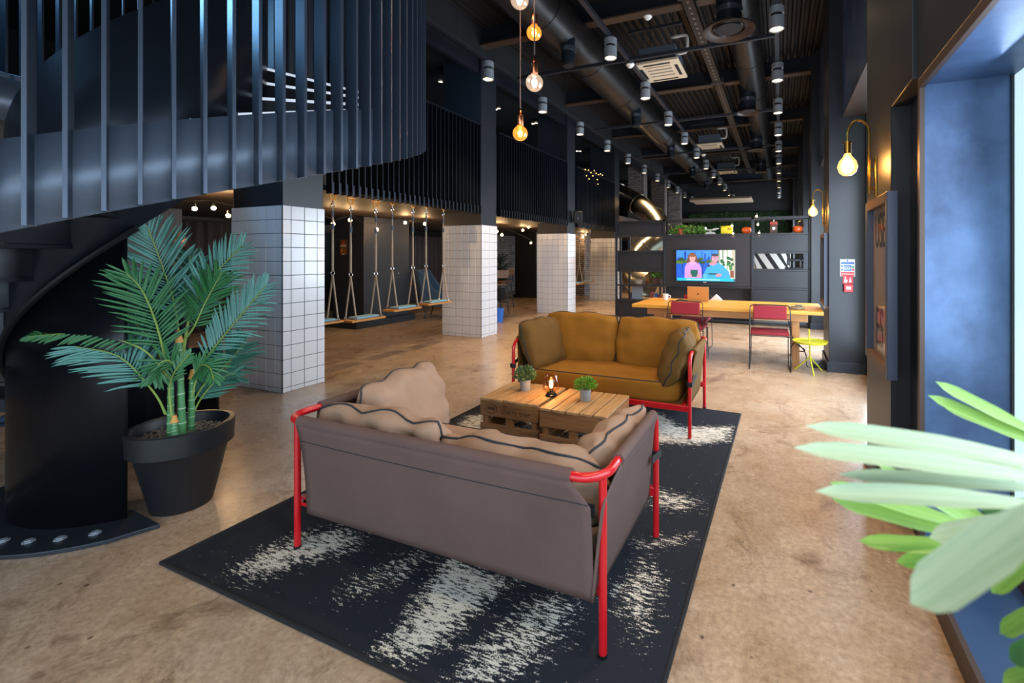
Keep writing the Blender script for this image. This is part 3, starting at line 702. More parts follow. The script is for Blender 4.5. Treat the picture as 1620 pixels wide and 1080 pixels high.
def leafy(n, rad, hgt, z0, size, seed, squash=.9, stems=14):
    rnd = random.Random(seed); mb = MB()
    for i in range(n):
        a = rnd.uniform(0, 2 * PI); q = rnd.random() ** .5; t = rnd.random()
        r = rad * q * (0.45 + .75 * math.sin(PI * min(1, t * .75 + .2)))
        p = Vector((r * math.cos(a), r * math.sin(a), z0 + hgt * t * (1 - .3 * q)))
        d = Vector((math.cos(a) * .7 + rnd.uniform(-.5, .5), math.sin(a) * .7 + rnd.uniform(-.5, .5), rnd.uniform(.1, 1.1))).normalized()
        s2 = d.cross(Vector((rnd.uniform(-1, 1), rnd.uniform(-1, 1), rnd.uniform(-1, 1)))).normalized(); L = size * rnd.uniform(.6, 1.3)
        nn = d.cross(s2) * L * .12
        mb.add([p, p + d * L * .5 + s2 * L * .28 + nn, p + d * L, p + d * L * .5 - s2 * L * .28 + nn, p + d * L * .5 - nn], [(0, 1, 4), (1, 2, 4), (2, 3, 4), (3, 0, 4)])
    st_ = MB()
    for i in range(stems):
        a = rnd.uniform(0, 2 * PI); st_.tube([(0, 0, z0 - .01), (.3 * rad * math.cos(a), .3 * rad * math.sin(a), z0 + hgt * .4), (.75 * rad * math.cos(a), .75 * rad * math.sin(a), z0 + hgt * rnd.uniform(.5, .85))], [.0025, .002, .001], 5)
    return mb, st_
potm = mat('concrete_pot', '#8f8e8c', .8, noise_amt=.5, noise_scale=30, col2='#6d6c6b', bump=.2)
def small_plant(u, v, label, c1, c2, seed, hgt, size):
    b = Pz(u, v, CZ); t = thing('potted_plant', label, 'plant', (b.x, b.y, CZ + .002), group='small plants on the crates')
    part('pot', MB().lathe([(0, 0), (.040, 0), (.041, .002), (.045, .085), (.041, .085), (.039, .07), (0, .07)], 24), potm, t)
    mb, st_ = leafy(420, .075, hgt, .085, size, seed)
    part('stems', st_, mat('stem_green', '#4c5c2c', .6), t)
    part('foliage', mb, mat(c1, c1, .5, noise_amt=.8, noise_scale=30, col2=c2), t, smooth=0)['kind'] = 'stuff'
small_plant(831, 617, 'grey green leafy plant in concrete pot on the lettered crate', '#5d7a45', '#36502f', 5, .125, .026)
small_plant(926, 633, 'bright green bushy plant in concrete pot on the unlettered crate', '#6fa01f', '#3f6d12', 6, .10, .022)
b = Pz(872, 626, CZ); t = thing('table_lamp', 'small table lamp with amber glass globe and black base on the crates', 'lamp', (b.x, b.y, CZ + .002))
part('base', MB().lathe([(0, 0), (.044, 0), (.046, .006), (.046, .012), (.036, .018), (.034, .026), (.036, .028), (.030, .034), (0, .034)], 28), mat('black_lamp_base', '#17130f', .3, .5), t)
part('socket', MB().cyl((0, 0, .034), (0, 0, .062), .012, n=14), black_plastic, t)
part('glass_shade', MB().lathe([(.038, .03), (.062, .055), (.073, .09), (.070, .125), (.056, .158), (.045, .172), (.043, .172), (.054, .157), (.068, .125), (.071, .09), (.060, .056), (.037, .032)], 28, closed=True), glassy('amber_glass', '#fff0dc', .03, fres=.3), t)
part('bulb', MB().lathe([(.008, .062), (.013, .075), (.014, .095), (.009, .115), (0, .123)], 14), mat('lamp_bulb', '#ffd9a0', emit=(1, .66, .28, 1), estr=14), t)
lamp('table_lamp_light', t, (0, 0, .14), 2.2, WARM, .015)
# ------------------------------------------------------------------ potted palms
def blade(bend, n=5, fold=.10):
    mb = MB(); V = []; Fs = []
    for i in range(n + 1):
        t = i / n; w_ = .5 * (math.sin(PI * min(1, t * .82 + .10)) ** .8) if i < n else .0
        z = -bend * t * t
        V += [(-w_, t, z), (0, t, z - fold * w_), (w_, t, z)]
    for i in range(n): a = 3 * i; Fs += [(a, a + 1, a + 4, a + 3), (a + 1, a + 2, a + 5, a + 4)]
    return V, Fs
def strap(bend, n=10):
    V = []; Fs = []
    for i in range(n + 1):
        t = i / n; w_ = .5 * min(1, .4 + 1.6 * t) * min(1, max(0, (1.0 - t) * 5.5)) ** .55
        V += [(-w_, t, -bend * t * t), (0, t, -bend * t * t - .05 * w_), (w_, t, -bend * t * t)]
    for i in range(n): a = 3 * i; Fs += [(a, a + 1, a + 4, a + 3), (a + 1, a + 2, a + 5, a + 4)]
    return V, Fs
BL = [blade(b_) for b_ in (.0, .12, .28)] + [strap(b_) for b_ in (.0, .10, .25)]
def leaf_matrix(base, d, nrm, L, w_):
    y = d.normalized(); x = y.cross(nrm)
    x = x.normalized() if x.length > 1e-4 else y.orthogonal().normalized()
    z = x.cross(y)
    M = Matrix((x * w_, y * L, z * L)).transposed().to_4x4(); M.translation = base
    return M
palm_mats = [mat('palm_leaf_a', '#5a9087', .5, noise_amt=.5, noise_scale=5, col2='#3f6f64'), mat('palm_leaf_b', '#33703f', .5, noise_amt=.5, noise_scale=5, col2='#1f5230'), mat('palm_leaf_c', '#3f7463', .5, noise_amt=.5, noise_scale=5, col2='#2a5548')]
rachm = mat('palm_stalk', '#7b9440', .5)
leaf_me = {}
def leaf_data(k, m):
    if (k, m.name) not in leaf_me:
        me = bpy.data.meshes.new('leaflet'); me.from_pydata(BL[k][0], [], BL[k][1]); me.update(); me.materials.append(m)
        me.polygons.foreach_set('use_smooth', [True] * len(me.polygons)); leaf_me[(k, m.name)] = me
    return leaf_me[(k, m.name)]
CAM = Vector((0, 0, EYE))
def frond(root, pts, n, L, w_, m, separate, start=.25, seed=0, face=(.9, .45), a0=62, a1=26, bend=2):
    rnd = random.Random(seed); off = wpos(root); P = smooth_path(pts, 8)
    K = len(P); seg = [0]
    for i in range(1, K): seg.append(seg[-1] + (P[i] - P[i - 1]).length)
    def at_(t):
        s_ = t * seg[-1]
        for i in range(1, K):
            if seg[i] >= s_ - 1e-9:
                q = (s_ - seg[i - 1]) / max(1e-9, seg[i] - seg[i - 1]); return P[i - 1].lerp(P[i], q), (P[i] - P[i - 1]).normalized()
        return P[-1], (P[-1] - P[-2]).normalized()
    r = part('frond', MB().tube([p - off for p in P], [.0065 - .0045 * i / (K - 1) for i in range(K)], 6), rachm, root)
    mb = MB()
    for i in range(n):
        t = start + (1 - start) * (i + .5) / n; q = (i + .5) / n
        for sg in (-1, 1):
            p, tg = at_(min(1, t + (0 if sg > 0 else .012)))
            nr = ((CAM - p).normalized() * face[0] + Vector((0, 0, 1)) * face[1]).normalized()
            side = tg.cross(nr).normalized() * sg
            a = R_(a0 + (a1 - a0) * q + rnd.uniform(-5, 5))
            d = tg * math.cos(a) + side * math.sin(a) + nr * rnd.uniform(-.05, .22)
            LL = L * (math.sin(PI * (.16 + .76 * q)) ** .7) * rnd.uniform(.9, 1.08)
            M = leaf_matrix(p - off, d, nr, LL, w_ * rnd.uniform(.85, 1.1)); k = bend if rnd.random() < .7 else (bend + 1) % 3
            if separate:
                o = link('leaflet', leaf_data(k, m), None, r); o.matrix_basis = M
            else: mb.add([M @ Vector(v) for v in BL[k][0]], BL[k][1])
    if not separate: part('leaflets', mb, m, r, smooth=60)['kind'] = 'stuff'
    return r
pot_c = (-3.29, 1.585)
pm = thing('potted_palm', 'tall artificial palm with three green stems in a round black pot beside the spiral staircase', 'plant', (pot_c[0], pot_c[1], 0))
blackpot = mat('black_pot', '#14171d', .45, noise_amt=.25, noise_scale=9)
part('pot', MB().lathe([(0, 0), (.135, 0), (.143, .006), (.215, .335), (.222, .345), (.243, .352), (.250, .475), (.244, .48), (.222, .48), (.216, .47), (.208, .36), (0, .36)], 48), blackpot, pm, smooth=30)
mb = MB(); rnd = random.Random(3)
for i in range(700):
    a = rnd.uniform(0, 2 * PI); q = .205 * rnd.random() ** .5; s_ = rnd.uniform(.005, .012); c = (q * math.cos(a), q * math.sin(a), .415 + rnd.uniform(-.006, .008))
    mb.add([(c[0] + s_, c[1], c[2]), (c[0], c[1] + s_, c[2]), (c[0] - s_, c[1], c[2]), (c[0], c[1] - s_, c[2]), (c[0], c[1], c[2] + s_ * .8)], [(0, 1, 4), (1, 2, 4), (2, 3, 4), (3, 0, 4)])
part('gravel', mb, mat('pot_gravel', '#8d7f72', .9, noise_amt=.9, noise_scale=60, col2='#4e443c'), pm, smooth=0)['kind'] = 'stuff'
part('soil', MB().lathe([(0, .41), (.212, .41)], 24), mat('soil', '#55483d', .95), pm, solid=.004)
bamb = mat('bamboo_stem', '#4d8a55', .4, noise_amt=.4, noise_scale=8, col2='#35683f'); ringm = mat('pale_ring', '#b9c9b0', .5); sheath = mat('orange_sheath', '#c98f45', .6)
for (u0, v0, u1, v1, d0, sh) in ((270, 700, 270, 600, 2.66, 0), (289, 700, 283, 530, 2.70, 1), (302, 690, 304, 592, 2.76, 1), (277, 705, 276, 665, 2.60, 1)):
    a = Pd(u0, v0, d0) - wpos(pm); b_ = Pd(u1, v1, d0) - wpos(pm); a.z = .40; n = 7; h_ = b_.z - a.z
    mb = MB(); pts = []; rs = []
    for i in range(n * 4 + 1):
        t = i / (n * 4); pts.append(a.lerp(b_, t)); rs.append((.0185 - .006 * t) * (1.10 if i % 4 == 0 else 1))
    tr = part('trunk', mb.tube(pts, rs, 12), bamb, pm)
    for i in range(1, n): part('stem_ring', MB().tube([a.lerp(b_, i / n - .004), a.lerp(b_, i / n + .004)], (.0185 - .006 * i / n) * 1.13, 12), ringm, tr)
    if sh: part('sheath', MB().tube([a.lerp(b_, .93), b_ + Vector((0, 0, .03))], [.02, .008], 10), sheath, tr)
fr = [  # control points (pixel u, v, distance), leaflet pairs, leaflet length, material, own leaflets
    ([(284, 560, 2.72), (278, 490, 2.72), (258, 425, 2.68), (233, 358, 2.62)], 24, .27, 0, True, .30, 58),
    ([(262, 655, 2.62), (243, 620, 2.58), (190, 565, 2.50), (120, 548, 2.44)], 22, .22, 0, True, .30, 60),
    ([(300, 640, 2.75), (318, 580, 2.76), (355, 530, 2.74), (420, 452, 2.66)], 24, .20, 0, True, .30, 55),
    ([(286, 575, 2.73), (300, 500, 2.76), (330, 445, 2.78), (383, 388, 2.76)], 22, .20, 0, True, .32, 58),
    ([(265, 585, 2.64), (248, 515, 2.58), (225, 460, 2.52), (200, 432, 2.48)], 20, .22, 1, True, .22, 62),
    ([(268, 600, 2.66), (225, 552, 2.56), (140, 528, 2.46), (45, 532, 2.40)], 18, .10, 1, True, .35, 60),
    ([(284, 545, 2.72), (305, 520, 2.74), (325, 478, 2.76), (350, 432, 2.78)], 18, .19, 1, False, .25, 55),
    ([(270, 600, 2.74), (250, 560, 2.78), (225, 525, 2.82), (203, 500, 2.85)], 20, .20, 2, False, .20, 60),
    ([(290, 560, 2.78), (302, 480, 2.86), (305, 440, 2.92), (300, 405, 2.96)], 20, .19, 2, False, .30, 58),
    ([(303, 640, 2.80), (325, 605, 2.86), (350, 585, 2.92), (385, 545, 2.95)], 20, .20, 2, False, .30, 60),
    ([(304, 600, 2.70), (318, 578, 2.62), (332, 582, 2.56), (338, 600, 2.52)], 12, .13, 1, False, .15, 60),
    ([(282, 585, 2.66), (266, 570, 2.60), (250, 578, 2.56), (243, 600, 2.53)], 12, .13, 1, False, .15, 60),
    ([(272, 660, 2.62), (268, 620, 2.62), (275, 590, 2.62), (300, 560, 2.64)], 8, .08, 1, False, .5, 50),
    ([(303, 660, 2.78), (318, 630, 2.84), (345, 600, 2.90), (372, 590, 2.92)], 18, .17, 2, False, .30, 60),
]
for i, (pp, n, L, k, sep, s0, a0) in enumerate(fr):
    frond(pm, [Pd(*q) for q in pp], int(n * 1.15), L, .0145, palm_mats[k], sep, s0, i, a0=a0)

# palm beside the camera: pot and stalks below the frame, leaflets reaching into it
lm = [mat('pale_palm_leaf', '#aab598', .45, noise_amt=1., noise_scale=1.6, col2='#839c78', stretch=(5, .5, 1)), mat('bright_palm_leaf', '#86a94a', .42, noise_amt=1., noise_scale=1.6, col2='#5f8a3a', stretch=(5, .5, 1)), mat('deep_palm_leaf', '#3f7040', .45)]
pn = (.30, .50)
ph = thing('potted_palm', 'palm with pale green blurred leaves reaching in beside the window box', 'plant', (pn[0], pn[1], 0))
part('pot', MB().lathe([(0, 0), (.12, 0), (.18, .33), (.2, .34), (.205, .42), (.18, .42), (.17, .36), (0, .36)], 32), blackpot, ph)
part('trunk', MB().tube([(0, 0, .34), (.01, .02, .6), (.0, .05, .85)], [.02, .018, .014], 10), bamb, ph)
lv = [  # base (u, v, distance), tip, width m, material, bend
    ((1660, 735, .60), (1283, 655, .66), .030, 0, 1), ((1660, 760, .58), (1262, 688, .64), .030, 0, 1), ((1650, 800, .56), (1293, 760, .62), .028, 0, 1),
    ((1540, 835, .72), (1312, 762, .80), .026, 1, 0), ((1550, 850, .72), (1316, 788, .80), .030, 1, 0), ((1560, 868, .72), (1358, 855, .80), .028, 1, 0),
    ((1560, 880, .72), (1418, 888, .78), .028, 1, 0), ((1580, 850, .74), (1390, 735, .84), .026, 1, 0), ((1600, 860, .76), (1450, 745, .86), .026, 1, 0),
    ((1660, 800, .42), (1440, 955, .46), .046, 0, 0), ((1650, 690, .86), (1480, 603, .95), .026, 1, 0), ((1650, 700, .86), (1468, 625, .95), .026, 1, 0),
    ((1650, 690, .9), (1528, 657, .98), .024, 1, 0), ((1600, 790, .78), (1505, 850, .84), .022, 2, 2), ((1660, 795, .72), (1545, 800, .78), .024, 2, 1),
    ((1660, 860, .66), (1560, 935, .70), .026, 1, 1), ((1660, 960, .66), (1575, 998, .70), .026, 1, 1), ((1670, 1010, .66), (1590, 1040, .70), .03, 2, 1), ((1660, 1060, .66), (1580, 1075, .70), .026, 1, 1),
    ((1665, 745, .62), (1340, 672, .68), .020, 0, 1), ((1660, 775, .60), (1330, 735, .66), .022, 0, 1), ((1620, 870, .74), (1400, 800, .82), .018, 1, 0), ((1560, 855, .74), (1350, 770, .82), .014, 1, 0), ((1665, 715, .88), (1500, 640, .97), .016, 1, 1),
    ((1640, 760, .8), (1500, 690, .9), .026, 0, 1), ((1640, 820, .62), (1470, 850, .68), .034, 0, 0), ((1650, 840, .55), (1520, 900, .60), .03, 0, 0),
]
stalk = [((1670, 780, .62), 0), ((1610, 885, .74), 0), ((1670, 695, .9), 0), ((1680, 960, .68), 0), ((1690, 840, .52), 0)]
for (u, v, d), _ in stalk:
    b_ = Pd(u, v, d) - wpos(ph); part('frond', MB().tube(smooth_path([(0, .05, .8), (b_.x * .5 + .03, b_.y * .5, b_.z * .55 + .42), b_]), .005, 6), rachm, ph)
for a, b_, w_, k, bd in lv:
    A = Pd(*a) - wpos(ph); B = Pd(*b_) - wpos(ph); nr = ((CAM - wpos(ph) - A).normalized() * .75 + Vector((0, 0, .65))).normalized()
    o = link('leaflet', leaf_data(bd + 3, lm[k]), None, ph); o.matrix_basis = leaf_matrix(A, B - A, nr, (B - A).length, w_)

# ------------------------------------------------------------------ long table, chairs, side table
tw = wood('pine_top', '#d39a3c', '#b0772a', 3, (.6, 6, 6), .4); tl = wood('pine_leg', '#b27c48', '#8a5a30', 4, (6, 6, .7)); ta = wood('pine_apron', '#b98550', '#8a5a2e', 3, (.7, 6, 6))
TZ = .755
tb = thing('long_table', 'long pale wooden table in front of the dark shelving unit', 'table', (-.75, 6.97, 0))
for i in range(5):
    y = -.55 + .22 * i; j = random.uniform(-.012, .012)
    part('top_plank', MB().box(-1.26 + j, 1.27 + j, y + .001, y + .219, TZ - .045, TZ), tw, tb, .004)
part('apron', MB().box(-1.06, 1.08, -.46, -.42, TZ - .145, TZ - .046), ta, tb, .003)
part('apron', MB().box(-1.06, 1.08, .42, .46, TZ - .145, TZ - .046), ta, tb, .003)
for x in (-.94, .95):
    part('cross_rail', MB().box(x - .045, x + .045, -.42, .42, TZ - .12, TZ - .046), ta, tb, .003)
for x, y in ((.94, -.37), (.94, .37), (-.93, -.37), (-.93, .37)):
    part('leg', MB().box(x - .045, x + .045, y - .045, y + .045, 0, TZ - .12), tl, tb, .004)
part('brace', MB().bar((-.80, -.37, .05), (-.86, -.37, TZ - .13), .08, .05, (0, 1, 0)), tl, tb, .003)

redf = mat('red_upholstery', '#840f22', .8, noise_amt=.35, noise_scale=9, col2='#6c0b1a', bump=.15, bump_scale=300, sheen=.2); rodm = mat('black_rod', '#15181f', .35, .4)
def chair(loc, rz, label):
    c = thing('stacking_chair', label, 'chair', loc, rz, 'red upholstered chairs with black rod frames')
    # faces +y (towards the table), backrest at -y
    w_, r = .245, .0065
    for sx in (-1, 1):
        x = sx * w_
        pts = smooth_path([(x * .98, -.20, .80), (x, -.235, .6), (x, -.20, .44), (x, -.235, .2), (x, -.255, .01)], 4) + [(x, -.25, .008), (x * .98, .20, .008)] + smooth_path([(x * .98, .205, .012), (x * .97, .19, .2), (x * .96, .18, .43)], 4)
        part('side_frame', MB().tube(pts, r, 8), rodm, c)
    part('back_hoop', MB().tube(smooth_path([(-w_ * .98, -.20, .80), (-w_ * .9, -.198, .825), (-w_ * .75, -.197, .832), (0, -.195, .835), (w_ * .75, -.197, .832), (w_ * .9, -.198, .825), (w_ * .98, -.20, .80)], 4), r, 8), rodm, c)
    part('back_rod', MB().cyl((-w_, -.222, .66), (w_, -.222, .66), r * .9, n=8), rodm, c)
    part('seat_rod', MB().cyl((-w_, -.20, .435), (w_, -.20, .435), r * .9, n=8).cyl((-w_, .18, .43), (w_, .18, .43), r * .9, n=8), rodm, c)
    def pad(x0, x1, y0, y1, z0, z1, M=None): return MB().box(x0, x1, y0, y1, z0, z1, M)
    part('seat', pad(-.235, .235, -.20, .235, .442, .478), redf, c, .014)
    part('backrest', pad(-.20, .20, -.02, .02, -.085, .085, Matrix.Translation((0, -.205, .74)) @ Matrix.Rotation(R_(-8), 4, 'X')), redf, c, .012)
    return c
c0 = chair((-.13, 6.47, 0), R_(2), 'red chair standing alone at the table beside the yellow side table')
dup(c0, (-1.21, 6.53, 0), R_(-2), 'red chair half hidden behind the mustard sofa, on the near side of the table')
dup(c0, (-1.27, 7.30, 0), R_(178), 'red chair on the far side of the table behind the laptop')

yel = mat('yellow_green_metal', '#bdbb2c', .4)
ys = thing('side_table', 'small round yellow tray table with handle beside the table leg', 'side table', (.35, 6.36, 0))
part('tray', MB().lathe([(0, .375), (.19, .375), (.205, .395), (.207, .395), (.192, .37), (0, .37)], 36), yel, ys)
part('handle_post', MB().cyl((0, 0, .16), (-.012, 0, .54), .0095, n=10), yel, ys)
for a in (-80, 40, 160): part('leg', MB().cyl((0, 0, .19), (.19 * math.cos(R_(a)), .19 * math.sin(R_(a)), 0), .0085, n=10), yel, ys)

# things on the table
lap = thing('laptop', 'open pale gold laptop seen from behind on the long table', 'laptop', (-1.17, 7.12, TZ), R_(184))
goldm = mat('champagne_aluminium', '#c09a6c', .35, .7)
part('keyboard_base', MB().box(-.16, .16, -.22, .0, 0, .016), goldm, lap, .004)
scr = part('screen_lid', MB().box(-.16, .16, -.004, .004, 0, .225, Matrix.Translation((0, .012, .016)) @ Matrix.Rotation(R_(-14), 4, 'X')), goldm, lap, .003)
part('lid_emblem', MB().prism(arc(0, 0, .016, 0, 330, 20), .001, Matrix.Translation((0, .0445, .125)) @ Matrix.Rotation(R_(-14), 4, 'X') @ Matrix.Rotation(-PI / 2, 4, 'X')), mat('dark_emblem', '#5a4630', .4), scr)
c = Pz(1053, 474, TZ)
mg = thing('mug', 'white mug at the end of the long table near the shelves', 'mug', (c.x, c.y, TZ))
part('cup', MB().lathe([(0, 0), (.036, 0), (.042, .012), (.045, .095), (.041, .095), (.038, .012), (0, .01)], 24), mat('white_ceramic', '#d9d3cb', .3), mg)
part('handle', MB().tube(smooth_path([(.042, 0, .075), (.075, 0, .07), (.072, 0, .035), (.042, 0, .025)], 5), .006, 8), MATS['white_ceramic'], mg)
c = Pz(1212, 484, TZ); single('laptop_closed', MB().box(c.x - .17, c.x + .17, c.y - .11, c.y + .11, TZ, TZ + .016), goldm, 'closed flat laptop lying on the long table between the chairs', 'laptop', bevel=.004)
c = Pz(1261, 489, TZ)
cc = thing('cable_coil', 'grey coiled cable loop lying on the table end', 'cable', (c.x, c.y, TZ))
part('coil', MB().tube([((.085 + .01 * math.sin(i * 1.7)) * math.cos(i * PI / 12), (.085 + .01 * math.sin(i * 1.7)) * math.sin(i * PI / 12), .012 + .006 * (i // 24)) for i in range(96)], .007, 6), mat('grey_cable', '#8c7a5c', .6), cc)
part('plug', MB().box(-.02, .06, -.02, .02, .035, .06), mat('grey_plug', '#6d6455', .5), cc, .004)
c = Pz(1080, 476, TZ)
single('charger_cable', MB().tube(smooth_path([(c.x - .1, c.y, TZ + .008), (c.x - .03, c.y + .05, TZ + .01), (c.x + .05, c.y - .02, TZ + .014), (c.x - .02, c.y - .05, TZ + .008), (c.x - .06, c.y + .03, TZ + .018), (c.x + .08, c.y + .04, TZ + .01)], 6), .008, 6), black_plastic, 'black charger cable curled on the table beside the laptop', 'cable')
c = Pz(1133, 474, TZ)
single('paper_tent', MB().prism([(-.09, 0), (.09, 0), (.0, .085)], .12, Matrix.Translation((c.x, c.y + .06, TZ)) @ Matrix.Rotation(PI / 2, 4, 'X')), mat('white_card', '#cfd2d6', .7), 'folded white paper tent standing behind the laptop', 'paper')
# cables hanging at the table leg
single('cable_bundle', MB().tube(smooth_path([(.10, 6.60, .62), (.14, 6.55, .42), (.22, 6.52, .30), (.30, 6.55, .24), (.26, 6.62, .20), (.14, 6.56, .26), (.20, 6.5, .33), (.31, 6.6, .18), (.33, 6.62, .012), (.45, 6.6, .008)], 6), .007, 6), black_plastic, 'black cables wound round the table leg above the floor', 'cable')
single('socket_strip', MB().box(.40, .56, 6.62, 6.9, .0, .045), black_plastic, 'black socket strip on the floor against the pier', 'power strip', bevel=.006)
# ------------------------------------------------------------------ shelving unit with television
BY0, BY1 = 10.12, 10.47
shm = mat('shelf_paint', '#1f2025', .42, noise_amt=.25, noise_scale=3); rail_m = mat('shelf_rail_steel', '#25262b', .35, .3)
sh = thing('shelving_unit', 'tall dark shelving unit holding the television and ornaments', 'shelf', (-1.48, BY0, 0))
XS = [-3.57, -2.43, -.54, .56]; HT = 2.27
for x in XS:
    part('upright', MB().box(x - .025, x + .025, BY0, BY0 + .05, 0, HT), rail_m, sh, .004, True)
    part('upright', MB().box(x - .025, x + .025, BY1 - .05, BY1, 0, HT), rail_m, sh, .004, True)
for y in (BY0, BY1 - .05): part('top_rail', MB().box(XS[0], XS[3], y, y + .05, HT - .05, HT), rail_m, sh, .004, True)
def shelf(x0, x1, z): part('shelf', MB().box(x0 + .025, x1 - .025, BY0 + .005, BY1 - .005, z - .018, z + .018), shm, sh, .003, True)
def panel(x0, x1, z0, z1, m=None, y=None): part('panel', MB().box(x0 + .025, x1 - .025, (y or BY0 + .03), (y or BY0 + .03) + .02, z0, z1), m or shm, sh, .003, True)
for z in (1.91, 1.56, 1.1, .77, .42, .05): shelf(XS[0], XS[1], z)
panel(XS[0], XS[1], 1.93, 2.21); panel(XS[0], XS[1], 1.12, 1.54); panel(XS[0], XS[1], .07, .40)
for z in (1.58, .79, .44): part('divider', MB().box(-3.36, -3.32, BY1 - .06, BY1 - .02, z, z + .31), rail_m, sh, 0, True)
darkwood = wood('dark_wood_panel', '#2d2629', '#1a1618', 3, (.5, 9, 9), .45)
shelf(XS[1], XS[2], 1.91); shelf(XS[1], XS[2], .78); shelf(XS[1], XS[2], .05)
panel(XS[1], XS[2], .80, 1.89, darkwood); panel(XS[1], XS[2], .07, .76, darkwood, BY1 - .03)
for z in (1.91, 1.52, 1.16, .78, .33, .05): shelf(XS[2], XS[3], z)
panel(XS[2], XS[3], 1.54, 1.89); panel(XS[2], XS[3], .80, 1.14); panel(XS[2], XS[3], .35, .76)

def pic(name, x0, x1, z0, z1, y, shapes, m, parent, world=True):
    """flat picture facing -y: polygons in 0..1 picture coordinates, each a hair in front of the one before"""
    mb = MB()
    for k, (poly, col) in enumerate(shapes):
        mb.add([(x0 + (x1 - x0) * min(1, max(0, a)), y - .0004 * k, z0 + (z1 - z0) * min(1, max(0, b))) for a, b in poly], [tuple(range(len(poly)))], col)
    return part(name, mb, m, parent, 0, world, smooth=0)
def ell(cx, cy, rx, ry, n=18, a0=0, a1=360): return [(cx + rx * math.cos(R_(a0 + (a1 - a0) * i / n)), cy + ry * math.sin(R_(a0 + (a1 - a0) * i / n))) for i in range(n + (0 if a1 - a0 == 360 else 1))]
def rect(a, b, c, d): return [(a, c), (b, c), (b, d), (a, d)]
tv = thing('television', 'wall mounted television showing two seated presenters, on the dark wood panel', 'television', (-1.51, BY0 - .02, .88))
tx0, tx1, tz0, tz1 = -2.15, -.87, .885, 1.59
part('casing', MB().box(tx0, tx1, BY0 - .035, BY0 + .03, tz0, tz1), black_plastic, tv, .006, True)
part('badge', MB().box(-1.55, -1.48, BY0 - .04, BY0 - .03, tz0 - .014, tz0 + .004), chrome, tv, 0, True)
S = [(rect(0, 1, 0, 1), '#1b57c8')]
S += [(rect(0, .73, .72, 1), '#3d86e6')]
rnd = random.Random(4)
for i in range(12): x = .02 + i * .058; S.append((rect(x, x + rnd.uniform(.03, .05), .6, rnd.uniform(.75, .98)), rnd.choice(['#123f9a', '#0f3380', '#2a6fd0', '#1a4fb0'])))
for i in range(26): S.append((ell(rnd.uniform(.0, .72), rnd.uniform(.58, .72), .045, .055, 9), rnd.choice(['#3a5a22', '#52742c', '#2a4418', '#6d8a3a'])))
S += [(rect(0, .73, .38, .56), '#0f52c0'), (rect(.1, .12, .2, .56), '#0a3c90'), (rect(.45, .47, .2, .56), '#0a3c90')]
S += [(rect(.725, 1, 0, 1), '#d9e0d4'), (rect(.735, .75, .1, 1), '#7d8a5c'), (rect(.79, .81, .1, 1), '#6d7d58'), (rect(.86, .885, .1, 1), '#a9b59a'), (rect(.95, 1, .1, 1), '#c0b79a'), (rect(.715, .73, .55, 1), '#14203c')]
for i in range(12): S.append((ell(.93 + rnd.uniform(-.05, .05), .52 + rnd.uniform(-.12, .26), .028, .05, 7), rnd.choice(['#1e5a24', '#2f7a30', '#174a1c'])))
for i in range(6): S.append((ell(.79 + rnd.uniform(-.03, .03), .60 + rnd.uniform(-.08, .08), .022, .045, 7), '#1f5c26'))
S += [(rect(.92, .98, .14, .36), '#8a4a2c')]
# presenter with long hair
S += [(ell(.285, .72, .085, .20), '#7d4a2c'), (ell(.24, .62, .05, .14), '#6d3f26'), (ell(.335, .62, .05, .14), '#6d3f26')]
S += [([(.15, .1), (.155, .45), (.19, .58), (.25, .62), (.33, .62), (.40, .57), (.44, .44), (.45, .1)], '#c78fd6'), (ell(.29, .59, .06, .06), '#d7a5de'), (rect(.262, .312, .60, .70), '#d98f9c'), (ell(.287, .745, .052, .115), '#e8a39c'), (ell(.287, .83, .052, .05), '#8a5230'), (ell(.287, .70, .018, .012, 8), '#b0445a'), (ell(.268, .765, .008, .01, 6), '#3a2422'), (ell(.306, .765, .008, .01, 6), '#3a2422')]
S += [(rect(.255, .38, .14, .37), '#0f5a50'), (ell(.245, .18, .035, .05, 10), '#dd8fa0'), (ell(.395, .18, .035, .05, 10), '#dd8fa0')]
# presenter with glasses, hand at chin
S += [([(.46, .1), (.50, .32), (.55, .50), (.63, .60), (.72, .60), (.80, .52), (.90, .32), (.93, .1)], '#3aa0e0'), (rect(.635, .70, .55, .66), '#c9788c'), (ell(.67, .74, .058, .13), '#d98fa0'), (ell(.67, .845, .062, .05), '#3c3a46'), (rect(.612, .727, .735, .765), '#8a3a6a'), (ell(.64, .735, .022, .025, 8), '#c7a0c0'), (ell(.70, .735, .022, .025, 8), '#c7a0c0'), (ell(.625, .56, .05, .055, 12), '#d98698'), ([(.53, .32), (.58, .52), (.63, .55), (.60, .40), (.58, .30)], '#3aa0e0'), (ell(.565, .50, .03, .03, 8), '#20202c')]
S += [(rect(.0, 1, .0, .10), '#12405c'), (rect(.56, .72, .22, .27), '#12564c'), (ell(.73, .21, .05, .05, 10), '#d98698'), (rect(.47, .53, .1, .24), '#58b0c4'), (rect(.02, .98, .02, .105), '#18b8d0')]
for i in range(26): S.append((rect(.18 + .022 * i, .18 + .022 * i + .015, .045, .075), '#c8f2f4'))
pic('screen_image', tx0 + .012, tx1 - .012, tz0 + .014, tz1 - .012, BY0 - .0365, S, vcol_mat('tv_picture', .3, 1.0), tv)

